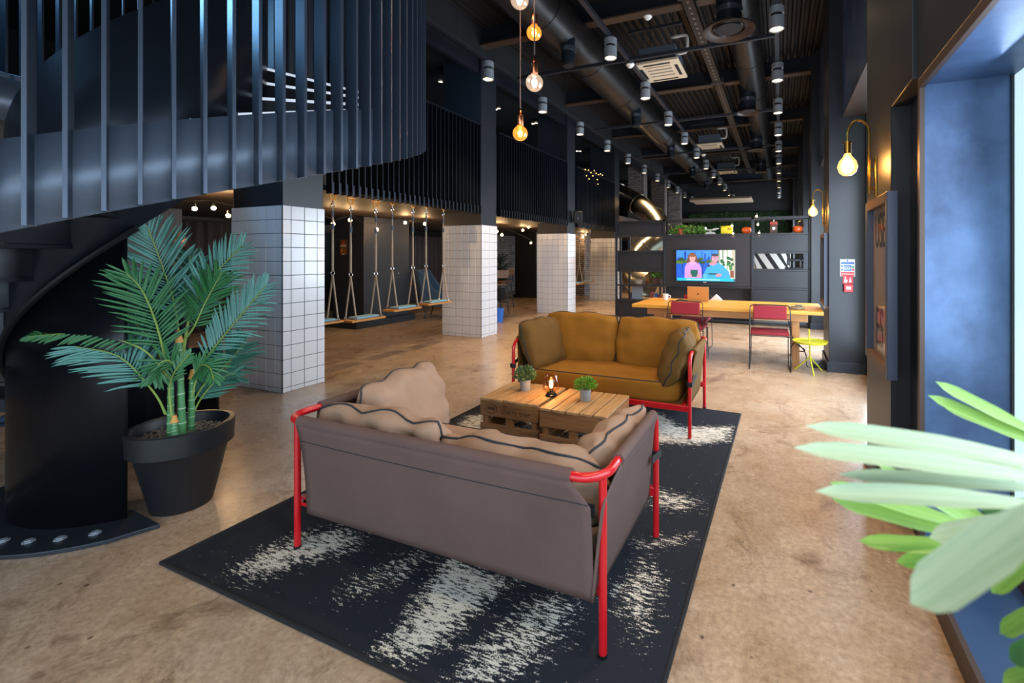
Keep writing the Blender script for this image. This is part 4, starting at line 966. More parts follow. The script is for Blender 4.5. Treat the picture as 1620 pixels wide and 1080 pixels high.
# ornaments on the shelves
terra = mat('terracotta', '#b4502a', .7); leafm = mat('herb_leaf', '#5f8a2e', .5, noise_amt=.8, noise_scale=20, col2='#3a5f1c')
SY = (BY0 + BY1) / 2; SZ = 1.928
def ornx(u, v=370): return Py(u, v, SY).x
t = thing('potted_plant', 'green plant in terracotta pot on the top shelf', 'plant', (ornx(1077), SY, SZ))
part('pot', MB().lathe([(0, 0), (.055, 0), (.072, .10), (.078, .10), (.08, .125), (.065, .125), (.06, .1), (0, .1)], 20), terra, t)
mb, st_ = leafy(160, .10, .10, .12, .05, 21); part('stems', st_, MATS['stem_green'], t); part('foliage', mb, leafm, t, smooth=0)['kind'] = 'stuff'
for i, (u, lab, sc_) in enumerate(((1066, 'low trailing green plant at the end of the top shelf beside the terracotta pot', .7), (1092, 'light green bushy plant on the top shelf beside the terracotta pot', 1.1), (1107, 'light green bushy plant on the top shelf beside the white scales', 1.0))):
    t = thing('bushy_plant', lab, 'plant', (ornx(u), SY + .02, SZ), group='bushy plants on the top shelf')
    mb, st_ = leafy(260, .13 * sc_, .17 * sc_, .02, .05, 31 + i); part('stems', st_, MATS['stem_green'], t); part('foliage', mb, leafm, t, smooth=0)['kind'] = 'stuff'
wsc = mat('white_enamel', '#cdc8bd', .4)
t = thing('kitchen_scales', 'white balance kitchen scales on the top shelf', 'scales', (ornx(1124), SY, SZ))
part('scale_base', MB().prism([(-.13, 0), (.13, 0), (.08, .05), (.03, .05), (0, .08), (-.03, .05), (-.08, .05)], .07, Matrix.Translation((0, .035, 0)) @ Matrix.Rotation(PI / 2, 4, 'X')), wsc, t)
part('beam', MB().bar((-.12, 0, .10), (.12, 0, .10), .02, .02), wsc, t); part('pan', MB().lathe([(0, .11), (.06, .115), (.075, .13)], 16, (.12, 0, 0)), wsc, t, solid=.004); part('weight_plate', MB().cyl((-.12, 0, .11), (-.12, 0, .16), .035), chrome, t)
t = thing('bread_tin', 'yellow enamel bread tin on the top shelf', 'tin', (ornx(1150), SY, SZ))
part('tin_body', MB().box(-.125, .125, -.08, .08, 0, .16), mat('yellow_enamel', '#c9b51c', .4), t, .012); part('tin_lid', MB().box(-.128, .128, -.083, .083, .162, .175), MATS['yellow_enamel'], t, .005); part('tin_label', MB().box(.02, .10, -.082, -.08, .08, .14), mat('label_brown', '#7a6320', .6), t)
orange = mat('orange_enamel', '#c8501a', .35)
for u, lab in ((1181, 'orange round pot lying on the middle of the top shelf'), (1262, 'orange round kettle with hoop handle at the end of the top shelf')):
    t = thing('orange_pot', lab, 'pot', (ornx(u), SY, SZ), group='orange pots on the top shelf')
    part('bowl', MB().lathe([(0, 0), (.06, .005), (.095, .05), (.10, .09), (.085, .125), (.05, .145), (0, .15)], 24), orange, t)
    if u > 1200: part('hoop_handle', MB().tube(smooth_path([(0, 0, .14), (.0, 0, .21), (.05, 0, .25), (.10, 0, .21), (.105, 0, .12)], 5), .008, 8), brass, t)
t = thing('coffee_grinder', 'wooden wall coffee grinder with red top on the top shelf', 'grinder', (ornx(1224), SY, SZ))
part('body', MB().box(-.07, .07, -.06, .06, 0, .17), wood('grinder_wood', '#5a3320', '#2e180e'), t, .006); part('hopper', MB().box(-.075, .075, -.065, .065, .175, .245), mat('grinder_red', '#7c2a1c', .5), t, .01); part('spout', MB().cyl((0, -.06, .10), (0, -.085, .10), .03), chrome, t); part('crank', MB().cyl((0, 0, .245), (0, 0, .29), .012), chrome, t)
# old sewing machine
t = thing('sewing_machine', 'black old sewing machine silhouetted in the open shelf', 'sewing machine', (Py(1258, 420, SY).x, SY, 1.18))
part('bed', MB().box(-.20, .16, -.07, .07, 0, .035), black_plastic, t, .008); part('arm', MB().box(-.14, .12, -.03, .03, .16, .22), black_plastic, t, .02); part('pillar', MB().box(.07, .13, -.035, .035, .03, .2), black_plastic, t, .015); part('needle_head', MB().box(-.16, -.11, -.03, .03, .08, .22), black_plastic, t, .012); part('hand_wheel', MB().cyl((.13, 0, .18), (.16, 0, .18), .06), black_plastic, t)
# left bays
t = thing('planter_box', 'dark planter box with green foliage in the lower open shelf', 'planter', (Py(1039, 445, SY).x, SY, .79))
part('box', MB().box(-.09, .09, -.09, .09, 0, .15), mat('rust_box', '#46281a', .7), t, .006); mb, st_ = leafy(140, .11, .16, .15, .06, 41); part('stems', st_, MATS['stem_green'], t); part('foliage', mb, leafm, t, smooth=0)['kind'] = 'stuff'
single('red_apple_ornament', MB().ball((Py(1024, 447, SY).x, SY, .825), .04), mat('dull_red', '#6e2018', .5), 'small red round ornament beside the planter box', 'ornament')
single('grey_sign_board', MB().box(-.13, .13, -.01, .01, 0, .29, Matrix.Translation((Py(1008, 470, SY).x, SY, .44)) @ Matrix.Rotation(R_(-8), 4, 'X')), mat('grey_board', '#74777c', .6), 'grey board leaning in the lowest open shelf', 'board')
bookc = [mat('blue_book_%d' % i, c_, .5) for i, c_ in enumerate(('#2a5fa8', '#1c4788', '#3d7cc4', '#25508f', '#7c3030'))]
for i in range(7):
    x = Py(1055, 480, SY).x + .05 + i * .045; h_ = (.22, .19, .24, .17, .2, .15, .18)[i]
    single('book', MB().box(x, x + .036, SY - .1, SY + .06, .80, .80 + h_), bookc[i % 4], ('tall blue book at the shelf upright below the television', 'blue book second from the upright below the television', 'tallest blue book in the row below the television', 'short blue book in the middle of the row below the television', 'blue book fifth in the row below the television', 'shortest blue book in the row below the television', 'last blue book in the row below the television')[i], 'book', 'blue books under the television', .003)
for i, (u, c_) in enumerate(((1030, 4), (1037, 1), (1043, 4))):
    x = Py(u, 480, SY).x; single('book', MB().box(x, x + .05, SY - .08, SY + .08, .44, .62 - .03 * i), bookc[c_], ('dark red book beside the grey board', 'blue book between two red books in the lowest open shelf', 'dark red book next to the shelving upright')[i], 'book', 'books in the lowest open shelf', .003)

# fairy bulbs along the top shelf
def bulb_string(name, label, pts, bulbs, r=.022, power=.6):
    if power > 1: pts = [(pts[0][0], pts[0][1] - .2, 2.255)] + list(pts) + [(pts[-1][0], pts[-1][1] + .2, 2.255)]
    t = thing(name, label, 'string lights', pts[0]); o = Vector(pts[0])
    part('wire', MB().tube([Vector(p) - o for p in pts], .004, 5), black_plastic, t)
    for b_ in bulbs:
        q = Vector(b_) - o; h = part('bulb_holder', MB().cyl(q + Vector((0, 0, .02)), q + Vector((0, 0, .065)), .013, n=8), black_plastic, t)
        part('bulb', MB().ball(q, r, 10, 8), mat('string_bulb', '#ffcf90', emit=(1, .62, .26, 1), estr=26), h)
        if power: lamp('string_bulb_light', t, q - Vector((0, 0, .04)), power, WARM, .03)
    return t
yb = BY0 + .02
bulb_string('shelf_string_lights', 'string of small warm bulbs hanging along the top shelf rail', [tuple(Py(u, v, yb)) for u, v in ((1140, 352), (1155, 356), (1180, 350), (1199, 352), (1225, 345), (1270, 348))],
            [tuple(Py(u, v, yb)) for u, v in ((1158, 357), (1160, 369.5), (1199, 355), (1201, 368.5), (1197, 342))], .02, .5)

# ------------------------------------------------------------------ steel slide and what lies behind the shelves
slm = mat('polished_slide_steel', '#c4bcae', .28, 1., noise_amt=.3, noise_scale=3, col2='#6f6c6a')
path = smooth_path([Pd(*q) for q in ((955, 291, 17.2), (978, 306, 16.7), (1008, 322, 16.2), (1033, 342, 15.7), (1046, 364, 15.2), (1036, 383, 14.7), (1014, 400, 14.2), (1001, 417, 13.6), (1000, 432, 13.0), (1010, 444, 12.6), (1028, 450, 12.3))], 8)
sl = thing('tube_slide', 'curving polished steel tube slide behind the shelving unit', 'slide', (-2.8, 14, 0))
off = Vector(sl.location)
k = 0
while k < len(path) - 1:
    seg = path[k:k + 9]
    part('tube_section', MB().tube([p - off for p in seg], .36, 28, caps=False), slm, sl, smooth=60)
    part('flange_ring', MB().tube([seg[0] - off - (seg[1] - seg[0]).normalized() * .012, seg[0] - off + (seg[1] - seg[0]).normalized() * .012], .375, 28), slm, sl, smooth=60)
    k += 8
for p in (path[30], path[60]): part('prop', MB().cyl((p.x - off.x, p.y - off.y, 0), (p.x - off.x, p.y - off.y, p.z - .35), .04), dark, sl)
# hedge wall at the far end
t = thing('hedge_wall', 'green artificial hedge covering the far end wall', 'hedge', (-1.6, 26.7, 0))
part('hedge_panel', MB().box(-3.4, 2.2, .1, .25, 0, 3.85), mat('hedge_back', '#1c2c16', .9), t)
rnd = random.Random(9); mb = MB()
for i in range(7000):
    p = Vector((rnd.uniform(-3.4, 2.2), rnd.uniform(-.05, .1), rnd.uniform(0, 3.85))); d = Vector((rnd.uniform(-1, 1), rnd.uniform(-1.2, 0), rnd.uniform(-.6, 1))).normalized() * .11; s_ = Vector((d.z, .3, -d.x)).normalized() * .04
    mb.add([p, p + d * .5 + s_, p + d, p + d * .5 - s_], [(0, 1, 2, 3)])
part('leaves', mb, mat('hedge_leaf', '#3f6b2c', .6, noise_amt=.8, noise_scale=5, col2='#22401a'), t, smooth=0)['kind'] = 'stuff'
single('suspended_ceiling_raft', MB().box(-3.9, -1.2, 21.3, 23.2, 4.0, 4.08), mat('raft_panel', '#8d7c68', .6), 'pale suspended ceiling raft far down the hall', 'ceiling panel')
# striped mural board glimpsed through the open shelf
t = thing('striped_board', 'black and white diagonally striped board behind the open shelf', 'board', (-.3, 12.6, 0))
x0, x1, z0, z1 = -.72, .25, 1.05, 1.65
part('board_panel', MB().box(-.44, .52, 0, .03, 0, 1.7), wsc, t)
sp = [(rect(0, 1, 0, 1), '#b9b6b0')] + [([(-.35 + .3 * i, 1), (-.22 + .3 * i, 1), (.18 + .3 * i, 0), (.05 + .3 * i, 0)], '#14141a') for i in range(5)] + [([(0, 0), (.16, 0), (0, .7)], '#b08a3c')]
pic('stripes', x0, x1, z0, z1, 12.597, sp, vcol_mat('stripe_print'), t)
# ------------------------------------------------------------------ on the street-side wall
def picture_frame(x, y0, y1, z0, z1, label, top, bottom):
    t = thing('picture_frame', label, 'picture', (x, (y0 + y1) / 2, z0), group='framed posters on the piers')
    fm = mat('navy_frame_wood', '#39435a', .4, noise_amt=.4, noise_scale=8, col2='#2a3142', stretch=(6, 6, .7)); w_ = .055; hy = (y1 - y0) / 2; h_ = z1 - z0
    part('frame_bar', MB().box(-.05, .0, -hy, -hy + w_, 0, h_), fm, t, .003); part('frame_bar', MB().box(-.05, .0, hy - w_, hy, 0, h_), fm, t, .003)
    part('frame_bar', MB().box(-.05, .0, -hy + w_, hy - w_, h_ - w_, h_), mat('brown_frame_wood', '#5a4436', .5), t, .003); part('frame_bar', MB().box(-.05, .0, -hy + w_, hy - w_, 0, w_), MATS['brown_frame_wood'], t, .003)
    part('print', MB().box(-.012, -.006, -hy + w_, hy - w_, w_, h_ - w_), mat('poster_print', '#a08f82', .5, noise_amt=.4, noise_scale=3, col2='#85766b'), t)
    part('glass', MB().box(-.02, -.018, -hy + w_, hy - w_, w_, h_ - w_), glassy('picture_glass', '#ffffff', .04, fres=.12), t)
    if top:
        ink = mat('poster_ink', '#17161a', .5)
        a = text('lettering', top, .30, ink, t, (-.0135, .06, h_ - .20), (PI / 2, 0, -PI / 2), .0006, sx=.62)
        b_ = text('lettering', bottom, .34, ink, t, (-.0135, .08, .21), (PI / 2, 0, -PI / 2), .0006, sx=.7)
    return t
picture_frame(.57, 2.80, 3.46, .82, 1.815, 'navy framed poster with tall black lettering on the nearest pier', 'USE', 'ES')
picture_frame(.57, 6.52, 7.12, .82, 1.76, 'dark framed poster on the pier beyond the fire notice', None, None)

def sconce(y, label):
    t = thing('wall_lamp', label, 'lamp', (.57, y, 1.9), group='swan neck brass wall lamps')
    part('wall_plate', MB().box(-.014, 0, -.02, .02, -.06, .2), brass, t, .004)
    part('bracket', MB().cyl((-.01, 0, 0), (-.05, 0, 0), .007, n=8).cyl((-.01, 0, .12), (-.05, 0, .12), .007, n=8), brass, t)
    pts = [(-.045, 0, -.03), (-.045, 0, .36)] + [(-.105 + .06 * math.cos(a * PI / 12), 0, .36 + .085 * math.sin(a * PI / 12)) for a in range(1, 13)] + [(-.165, 0, .30)]
    part('arm', MB().tube(pts, .0075, 10), brass, t)
    part('lamp_holder', MB().cyl((-.165, 0, .235), (-.165, 0, .305), .021, n=14).cyl((-.165, 0, .30), (-.165, 0, .312), .026, n=14), brass, t)
    part('bulb_glass', MB().lathe([(.018, .235), (.026, .215), (.050, .185), (.060, .150), (.050, .115), (.028, .095), (0, .09)], 20, (-.165, 0, 0)), glassy('bulb_amber', '#ffe0b0', .06, glow=(1, .55, .18, .8)), t)
    part('filament', MB().lathe([(0, .20), (.017, .19), (.02, .15), (.015, .115), (0, .11)], 10, (-.165, 0, 0)), hotbulb, t)
    lamp('wall_lamp_light', t, (-.165, 0, .15), 9, WARM, .05)
sconce(3.36, 'brass swan neck wall lamp with glowing globe, above the lettered poster')
sconce(6.75, 'brass swan neck wall lamp beside the fire notice pier, smaller in view')

# fire notice, sign and call point on the pier facing the camera
yN = 6.47
a, b_ = Py(1329, 437, yN), Py(1352.5, 410, yN)
t = thing('fire_notice', 'blue and red fire action notice with small red sign on the dark pier', 'sign', ((a.x + b_.x) / 2, yN, a.z))
part('notice_plate', MB().box(a.x, b_.x, yN - .004, yN, a.z, b_.z), mat('notice_white', '#c9ccd0', .5), t, 0, True)
S = [(rect(.05, .95, .02, .27), '#c01f2c'), (rect(.05, .95, .72, .84), '#1c4fa0'), (rect(.25, .76, .31, .46), '#1c4fa0'), (rect(.25, .76, .50, .66), '#1c4fa0'), (ell(.5, .92, .07, .05), '#1c4fa0'), (rect(.8, .95, .5, .62), '#2f8a4a'), (rect(.8, .95, .34, .46), '#c01f2c'), (ell(.13, .6, .08, .06), '#1c4fa0'), (ell(.13, .4, .08, .06), '#1c4fa0'), (rect(.28, .7, .55, .57), '#e0e6ee'), (rect(.28, .7, .38, .40), '#e0e6ee'), (rect(.1, .9, .13, .16), '#f0dada')]
pic('notice_print', a.x, b_.x, a.z, b_.z, yN - .0045, S, vcol_mat('sign_print', .45), t)
a, b_ = Py(1333.5, 448.5, yN), Py(1349.5, 436.5, yN)
part('call_point_sign', MB().box(a.x, b_.x, yN - .004, yN, a.z, b_.z), mat('sign_red', '#c01f2c', .45), t, 0, True)
pic('sign_symbol', a.x, b_.x, a.z, b_.z, yN - .0045, [(ell(.28, .35, .16, .25), '#f0e6e6'), (rect(.2, .28, .4, .9), '#f0e6e6'), ([(.6, .2), (.72, .9), (.85, .2)], '#f0e6e6')], MATS['sign_print'], t)
a, b_ = Py(1334.5, 461.5, yN), Py(1349, 449.5, yN)
t = thing('fire_alarm_call_point', 'red fire alarm call point box under the fire notice', 'alarm', ((a.x + b_.x) / 2, yN, a.z))
part('box', MB().box(a.x, b_.x, yN - .05, yN, a.z, b_.z), mat('alarm_red', '#b81c26', .4), t, .006, True)
part('break_glass', MB().box(a.x * .75 + b_.x * .25, a.x * .25 + b_.x * .75, yN - .053, yN - .05, a.z * .65 + b_.z * .35, a.z * .3 + b_.z * .7), MATS['notice_white'], t, 0, True)

# loudspeaker on the third pillar
t = thing('loudspeaker', 'small black loudspeaker bracketed to the third tiled pillar', 'speaker', (-4.78, 10.62, 2.42))
M = Matrix.Rotation(R_(28), 4, 'Z') @ Matrix.Rotation(R_(10), 4, 'X')
part('cabinet', MB().box(-.11, .11, -.10, .09, -.13, .17, M), black_plastic, t, .02); part('grille', MB().box(-.095, .095, -.108, -.1, -.115, .155, M), darker, t, .005); part('badge', MB().cyl(M @ Vector((.0, -.108, 0)), M @ Vector((0, -.112, 0)), .012, n=10), chrome, t); part('bracket', MB().bar((-.0, .05, .0), (-.14, .06, .0), .04, .03), brass, t)

# ------------------------------------------------------------------ ceiling services
TR = [('R', -.04), ('M', -2.18), ('L', -4.21)]
trm = mat('track_paint', '#23252c', .45, .2); zt_ = 4.48
head_mats = mat('silver_grey_paint', '#8d9299', .38, .3)
head = None
def light_head(loc, label, group, on=True):
    t = thing('spotlight', label, 'spotlight', loc, 0, group)
    part('upper_can', MB().lathe([(0, .0), (.085, 0), (.088, -.004), (.088, -.085), (.06, -.085), (0, -.085)], 20), head_mats, t)
    part('heat_sink', MB().cyl((0, 0, -.085), (0, 0, -.125), .066, n=14), darker, t)
    part('lower_can', MB().lathe([(.06, -.125), (.088, -.125), (.088, -.27), (.084, -.272), (.078, -.272), (.055, -.215), (0, -.21)], 20), head_mats, t)
    part('reflector', MB().lathe([(.080, -.271), (.074, -.255), (.076, -.255), (.082, -.271)], 20, closed=True), brass, t)
    part('lens', MB().lathe([(0, -.258), (.072, -.258), (.072, -.254), (0, -.254)], 20), mat('spot_lens', '#fff0d0', emit=(1, .74, .38, 1), estr=3.5), t)
    return t
nm = {'R': 'track above the street side', 'M': 'middle track', 'L': 'track along the pillars'}
ordn = ['nearest', 'second', 'third', 'fourth', 'fifth', 'sixth', 'seventh', 'eighth', 'ninth', 'tenth', 'eleventh']
proto = None
for key, x in TR:
    t = thing('lighting_track', 'black lighting ' + {'R': 'track running along the street side of the ceiling', 'M': 'track running down the middle of the ceiling', 'L': 'track running along the pillar side of the ceiling'}[key], 'track', (x, 3.7 if key != 'R' else -1, zt_), group='lighting tracks')
    part('rail', MB().box(-.03, .03, 0, 21 if key != 'R' else 25.5, 0, .05), trm, t)
    for i in range(11): part('suspension_wire', MB().cyl((0, 1.5 + 1.75 * i + (4.7 if key == 'R' else 0), .05), (0, 1.5 + 1.75 * i + (4.7 if key == 'R' else 0), .97), .004, n=5), trm, t)
    for i in range(11):
        y = 5.95 + 1.76 * i; lab = '%s silver grey cylinder spotlight on the %s' % (ordn[i], nm[key]); loc = (x, y, zt_ - .005)
        if proto is None: o = proto = light_head(loc, lab, 'cylinder spotlights on the ceiling tracks')
        else: o = dup(proto, loc, None, lab)
        lamp('spot_beam', o, (0, 0, -.29), 190 if key != 'R' else 110, (1, .68, .36), .05, 'SPOT', 75)
for x, y, lab in ((-.04, .67, 'added silver grey cylinder spotlight on the street side track, above the camera'), (-.04, 2.43, 'added silver grey cylinder spotlight on the street side track, above the near sofa arm'), (-.04, 4.19, 'added silver grey cylinder spotlight on the street side track, above the far sofa arm'), (-2.18, 4.19, 'added silver grey cylinder spotlight on the middle track, above the far sofa')):
    lamp('spot_beam', dup(proto, (x, y, zt_ - .005), None, lab), (0, 0, -.29), 95, (1, .74, .46), .05, 'SPOT', 95)  # extra unseen heads above the frame, added to brighten the near floor
for i, y in enumerate((6.73, 10.2, 13.5, 16.9)):
    single('conduit_bar', MB().box(-4.18, -.07, y, y + .045, zt_ + .0, zt_ + .05), trm, ('black crossbar linking the tracks nearest the pendant bulbs', 'black crossbar linking the tracks above the table', 'black crossbar linking the tracks past the first air unit', 'black crossbar linking the tracks far down the hall')[i], 'bar', 'crossbars between the tracks')

ductm = mat('dark_duct_paint', '#211d1c', .36, .3, noise_amt=.25, noise_scale=2); foil = mat('duct_foil', '#8f96a3', .3, .9, noise_amt=.7, noise_scale=20, col2='#4a4f58')
flexm = mat('flex_duct', '#1d242d', .4, .4, noise_amt=.4, noise_scale=12)
def duct(x, z, r, y0, y1, label):
    t = thing('ventilation_duct', label, 'duct', (x, y0, z), group='round ventilation ducts'); y = y0
    while y < y1 - .1:
        part('duct_section', MB().cyl((0, y - y0, 0), (0, min(y + 1.75, y1) - y0, 0), r, n=32), ductm, t); part('joint_band', MB().cyl((0, y - y0, 0), (0, y - y0 + .03, 0), r + .008, n=32), ductm, t); y += 1.75
    return t
dl = duct(-3.12, 4.92, .34, 3.8, 21.0, 'large dark round duct running above the pendant bulbs')
dr = duct(-.50, 4.90, .235, 3.0, 21.0, 'smaller dark round duct running along the street side')
def spigot(t, x, y, z0, z1, r, wide, dx):
    o = Vector(t.location); a = Vector((x, y, z1)) - o; b_ = Vector((x, y, z0)) - o
    s_ = part('spigot', MB().cyl(a, b_, r, n=20), flexm, t); part('foil_band', MB().cyl(a.lerp(b_, .52), a.lerp(b_, .64), r + .01, n=20), foil, s_)
    if wide: part('diffuser_cone', MB().lathe([(r, .03), (wide * .85, .0), (wide, -.01), (wide, -.025), (wide * .93, -.02), (wide * .66, .02), (wide * .62, -.005), (wide * .55, .03), (wide * .3, .0), (.03, .04), (0, -.02)], 32, tuple(b_)), mat('bronze_diffuser', '#32251e', .35, .4), s_)
    else: part('spigot_cap', MB().cyl(b_, b_ - Vector((0, 0, .03)), r * .8, n=16), darker, s_)
for i, (y, wd) in enumerate(((5.97, .32), (9.55, .22), (13.06, .22), (16.6, .22))): spigot(dr, -.60, y, 4.32, 4.85, .16, wd, 0)
for y in (6.2, 9.7, 13.2, 16.7, 20.0): spigot(dl, -2.95, y, 4.34, 4.85, .105, 0, 0)

creamm = mat('cream_plastic', '#c2ae92', .45); acb = mat('ac_body_grey', '#4a525c', .5, .3)
def cassette(y, label):
    t = thing('ceiling_air_unit', label, 'air conditioner', (-1.85, y, 4.55), group='ceiling cassette air units')
    part('body', MB().box(-.30, .30, -.33, .33, .05, .30), acb, t, .01)
    part('fascia', MB().box(-.36, .36, -.41, .41, 0, .05), creamm, t, .012)
    part('grille', MB().box(-.2, .2, -.24, .24, -.006, .0), mat('ac_grille', '#6e665c', .6), t)
    for i in range(4): part('louvre', MB().box(-.2, .2, -.24 + .13 * i, -.16 + .13 * i, -.012, -.006), creamm, t)
    for s_ in (-1, 1): part('vent_slot', MB().box(-.22, .22, s_ * .33 - .025, s_ * .33 + .025, -.004, .001), darker, t); part('vent_slot', MB().box(s_ * .29 - .025, s_ * .29 + .025, -.22, .22, -.004, .001), darker, t)
    part('refrigerant_pipe', MB().tube(smooth_path([(.3, -.1, .22), (.42, -.1, .22), (.45, -.1, .30), (.45, -.1, .46), (.40, -.1, .50), (.20, -.1, .50)], 4), .025, 8), mat('pale_pipe', '#a9a297', .5), t)
    for sx in (-1, 1): part('hanger_rod', MB().cyl((sx * .25, .25, .3), (sx * .25, .25, .9), .006, n=6).cyl((sx * .25, -.25, .3), (sx * .25, -.25, .9), .006, n=6), dark, t)
    part('hanger_bar', MB().box(-.5, .4, -.27, -.23, .62, .66), trm, t)
for i, y in enumerate((7.53, 13.4, 17.6)): cassette(y, ('cream ceiling cassette air unit nearest the pendant bulbs', 'cream ceiling cassette air unit, second down the hall', 'cream ceiling cassette air unit furthest down the hall')[i])
t = thing('cable_tray', 'perforated steel cable tray running under the ceiling beams', 'cable tray', (-1.2, 3.0, 5.02))
part('tray_channel', MB().box(-.09, .09, 0, 18, 0, .012).box(-.09, -.08, 0, 18, 0, .06).box(.08, .09, 0, 18, 0, .06), mat('tray_steel', '#2e2a28', .45, .4), t)
for i in range(60): part('perforation', MB().box(-.015, .015, .2 + i * .16, .25 + i * .16, -.002, .0), mat('pale_hole', '#6d675f', .7), t)
for i in range(5): part('tray_clamp', MB().box(-.12, .12, 3.2 + 3.4 * i, 3.34 + 3.4 * i, -.01, .10), trm, t)
for (u, v, z, lab) in ((1025, 29, 5.1, 'white smoke detector fixed to the ceiling beam'), (997, 105, 4.46, 'white smoke detector at the end of the near crossbar'), (1113, 246, 4.46, 'white smoke detector at the far crossbar by the second air unit')):
    p = Pz(u, v, z); single('smoke_detector', MB().lathe([(0, .04), (.065, .04), (.068, .02), (.05, .0), (.03, -.02), (0, -.022)], 20, tuple(p)), white_plastic, lab, 'detector', 'smoke detectors')

# pendant globe bulbs
cordm = mat('twisted_cord', '#5a4a48', .8)
def pendant(u, v, dep, r, amber, label, power):
    c = Pd(u, v, dep); t = thing('pendant_bulb', label, 'pendant lamp', tuple(c), 0, 'globe bulbs on twisted cords')
    part('cord', MB().tube([(0, 0, r * 1.75 + .10), (0, 0, 5.45 - c.z)], .0055, 8), cordm, t)
    part('socket', MB().lathe([(0, r * 1.05), (.026, r * 1.05), (.028, r * 1.1), (.028, r * 1.1 + .075), (.020, r * 1.1 + .085), (.012, r * 1.1 + .12), (0, r * 1.1 + .12)], 18), copper, t)
    gl = glassy('pendant_amber', '#ffb060', .06, glow=(1, .36, .05, .6)) if amber else glassy('pendant_clear', '#fff0e0', .06, glow=(1, .74, .55, .22))
    part('glass_globe', MB().lathe([(.022, r * 1.12), (.028, r * .95)] + [(r * math.sin(R_(a)), r * math.cos(R_(a))) for a in range(30, 181, 10)], 26), gl, t, smooth=60)
    part('filament', MB().lathe([(0, r * .55), (r * .26, r * .35), (r * .30, -.1 * r), (r * .2, -.45 * r), (0, -.5 * r)], 12), mat('amber_filament', '#ff9a40', emit=(1, .50, .13, 1), estr=30) if amber else mat('white_filament', '#ffe0c0', emit=(1, .80, .58, 1), estr=30), t)
    lamp('pendant_light', t, (0, 0, 0), power, (1, .55, .2) if amber else (1, .75, .48), r * .4)
pendant(822, 0, 3.5, .069, False, 'clear glowing globe bulb hanging highest at the top edge', 4)
pendant(845, 52, 3.7, .060, True, 'amber glowing globe bulb hanging just under the highest one', 5)
pendant(845.5, 131, 3.55, .067, False, 'clear glowing globe bulb hanging third from the top', 5)
pendant(823, 211, 3.7, .060, True, 'amber glowing globe bulb hanging lowest of the four', 6)
# ------------------------------------------------------------------ swings under the mezzanine
ropem = mat('pale_rope', '#a08f7a', .9, bump=.3, bump_scale=120); yel_o = mat('orange_hook', '#d98a14', .45); plank = wood('swing_plank', '#c08238', '#99601f', 4, (8, .7, 8)); pad_m = mat('pale_blue_pad', '#6f97a8', .8, bump=.15, bump_scale=200)
def swing(x, y, zs, label, group, wd=.54):
    t = thing('swing', label, 'swing', (x, y, zs), 0, group); zc = 2.255 - zs
    part('seat_plank', MB().box(-.11, .11, -wd / 2, wd / 2, 0, .028), plank, t, .004)
    part('seat_pad', MB().box(-.085, .085, -wd / 2 + .09, wd / 2 - .08, .028, .06), pad_m, t, .014)
    for s_ in (-1, 1):
        y_ = s_ * .20; zk = .62
        h = part('ceiling_hook', MB().box(-.03, .03, y_ - .055, y_ + .055, zc - .008, zc).tube([(0, y_ - .035, zc), (0, y_ - .035, zc - .05), (0, y_ - .018, zc - .085), (0, y_ + .018, zc - .085), (0, y_ + .035, zc - .05), (0, y_ + .035, zc)], .009, 8), yel_o, t)
        part('swivel', MB().tube([(.0, y_ + .022 * math.cos(a * PI / 6), zc - .155 + .022 * math.sin(a * PI / 6)) for a in range(12)], .008, 8, closed=True).cyl((0, y_, zc - .09), (0, y_, zc - .135), .008, n=8), chrome, h)
        r = part('rope', MB().tube([(0, y_, zk + .02), (0, y_, (zk + zc) * .42), (0, y_, (zk + zc) * .5), (0, y_, zc - .175)], [.013, .014, .011, .008], 8), ropem, t)
        part('rope_wrap', MB().cyl((0, y_, zc - .30), (0, y_, zc - .22), .013, n=8), mat('blue_grey_wrap', '#4a5361', .8), r)
        part('rope_wrap', MB().cyl((0, y_, zk + .55), (0, y_, zk + .62), .018, n=8), MATS['blue_grey_wrap'], r)
        part('ring', MB().tube([(0, y_ + .026 * math.cos(a * PI / 6), zk + .026 * math.sin(a * PI / 6)) for a in range(12)], .007, 8, closed=True), chrome, t)
        for sx in (-1, 1):
            q = part('rope_leg', MB().cyl((0, y_, zk - .02), (sx * .095, y_ + .0, .05), .010, n=8), ropem, t)
            part('eye_ring', MB().tube([(sx * .098 + .018 * math.cos(a * PI / 6), y_, .045 + .018 * math.sin(a * PI / 6)) for a in range(12)], .006, 6, closed=True), chrome, q)
    return t
g = 'rope swings hanging from the mezzanine'
s0 = swing(-5.2, 3.86, .63, 'rope swing half hidden behind the nearest tiled pillar', g)
dup(s0, (-5.2, 4.52, .60), None, 'rope swing with blue pad, lowest and nearest fully visible one')
dup(s0, (-5.2, 5.21, .66), None, 'rope swing with blue pad hanging third from the palm')
dup(s0, (-5.2, 5.89, .68), None, 'rope swing with blue pad in front of the blue armchair')
a = Px(924, 440, -5.2)
dup(s0, (-5.2, 11.45, .66), None, 'far rope swing just past the loudspeaker pillar', 'far rope swings')
dup(s0, (-5.2, 12.25, .66), None, 'far rope swing nearest the smallest tiled pillar', 'far rope swings')

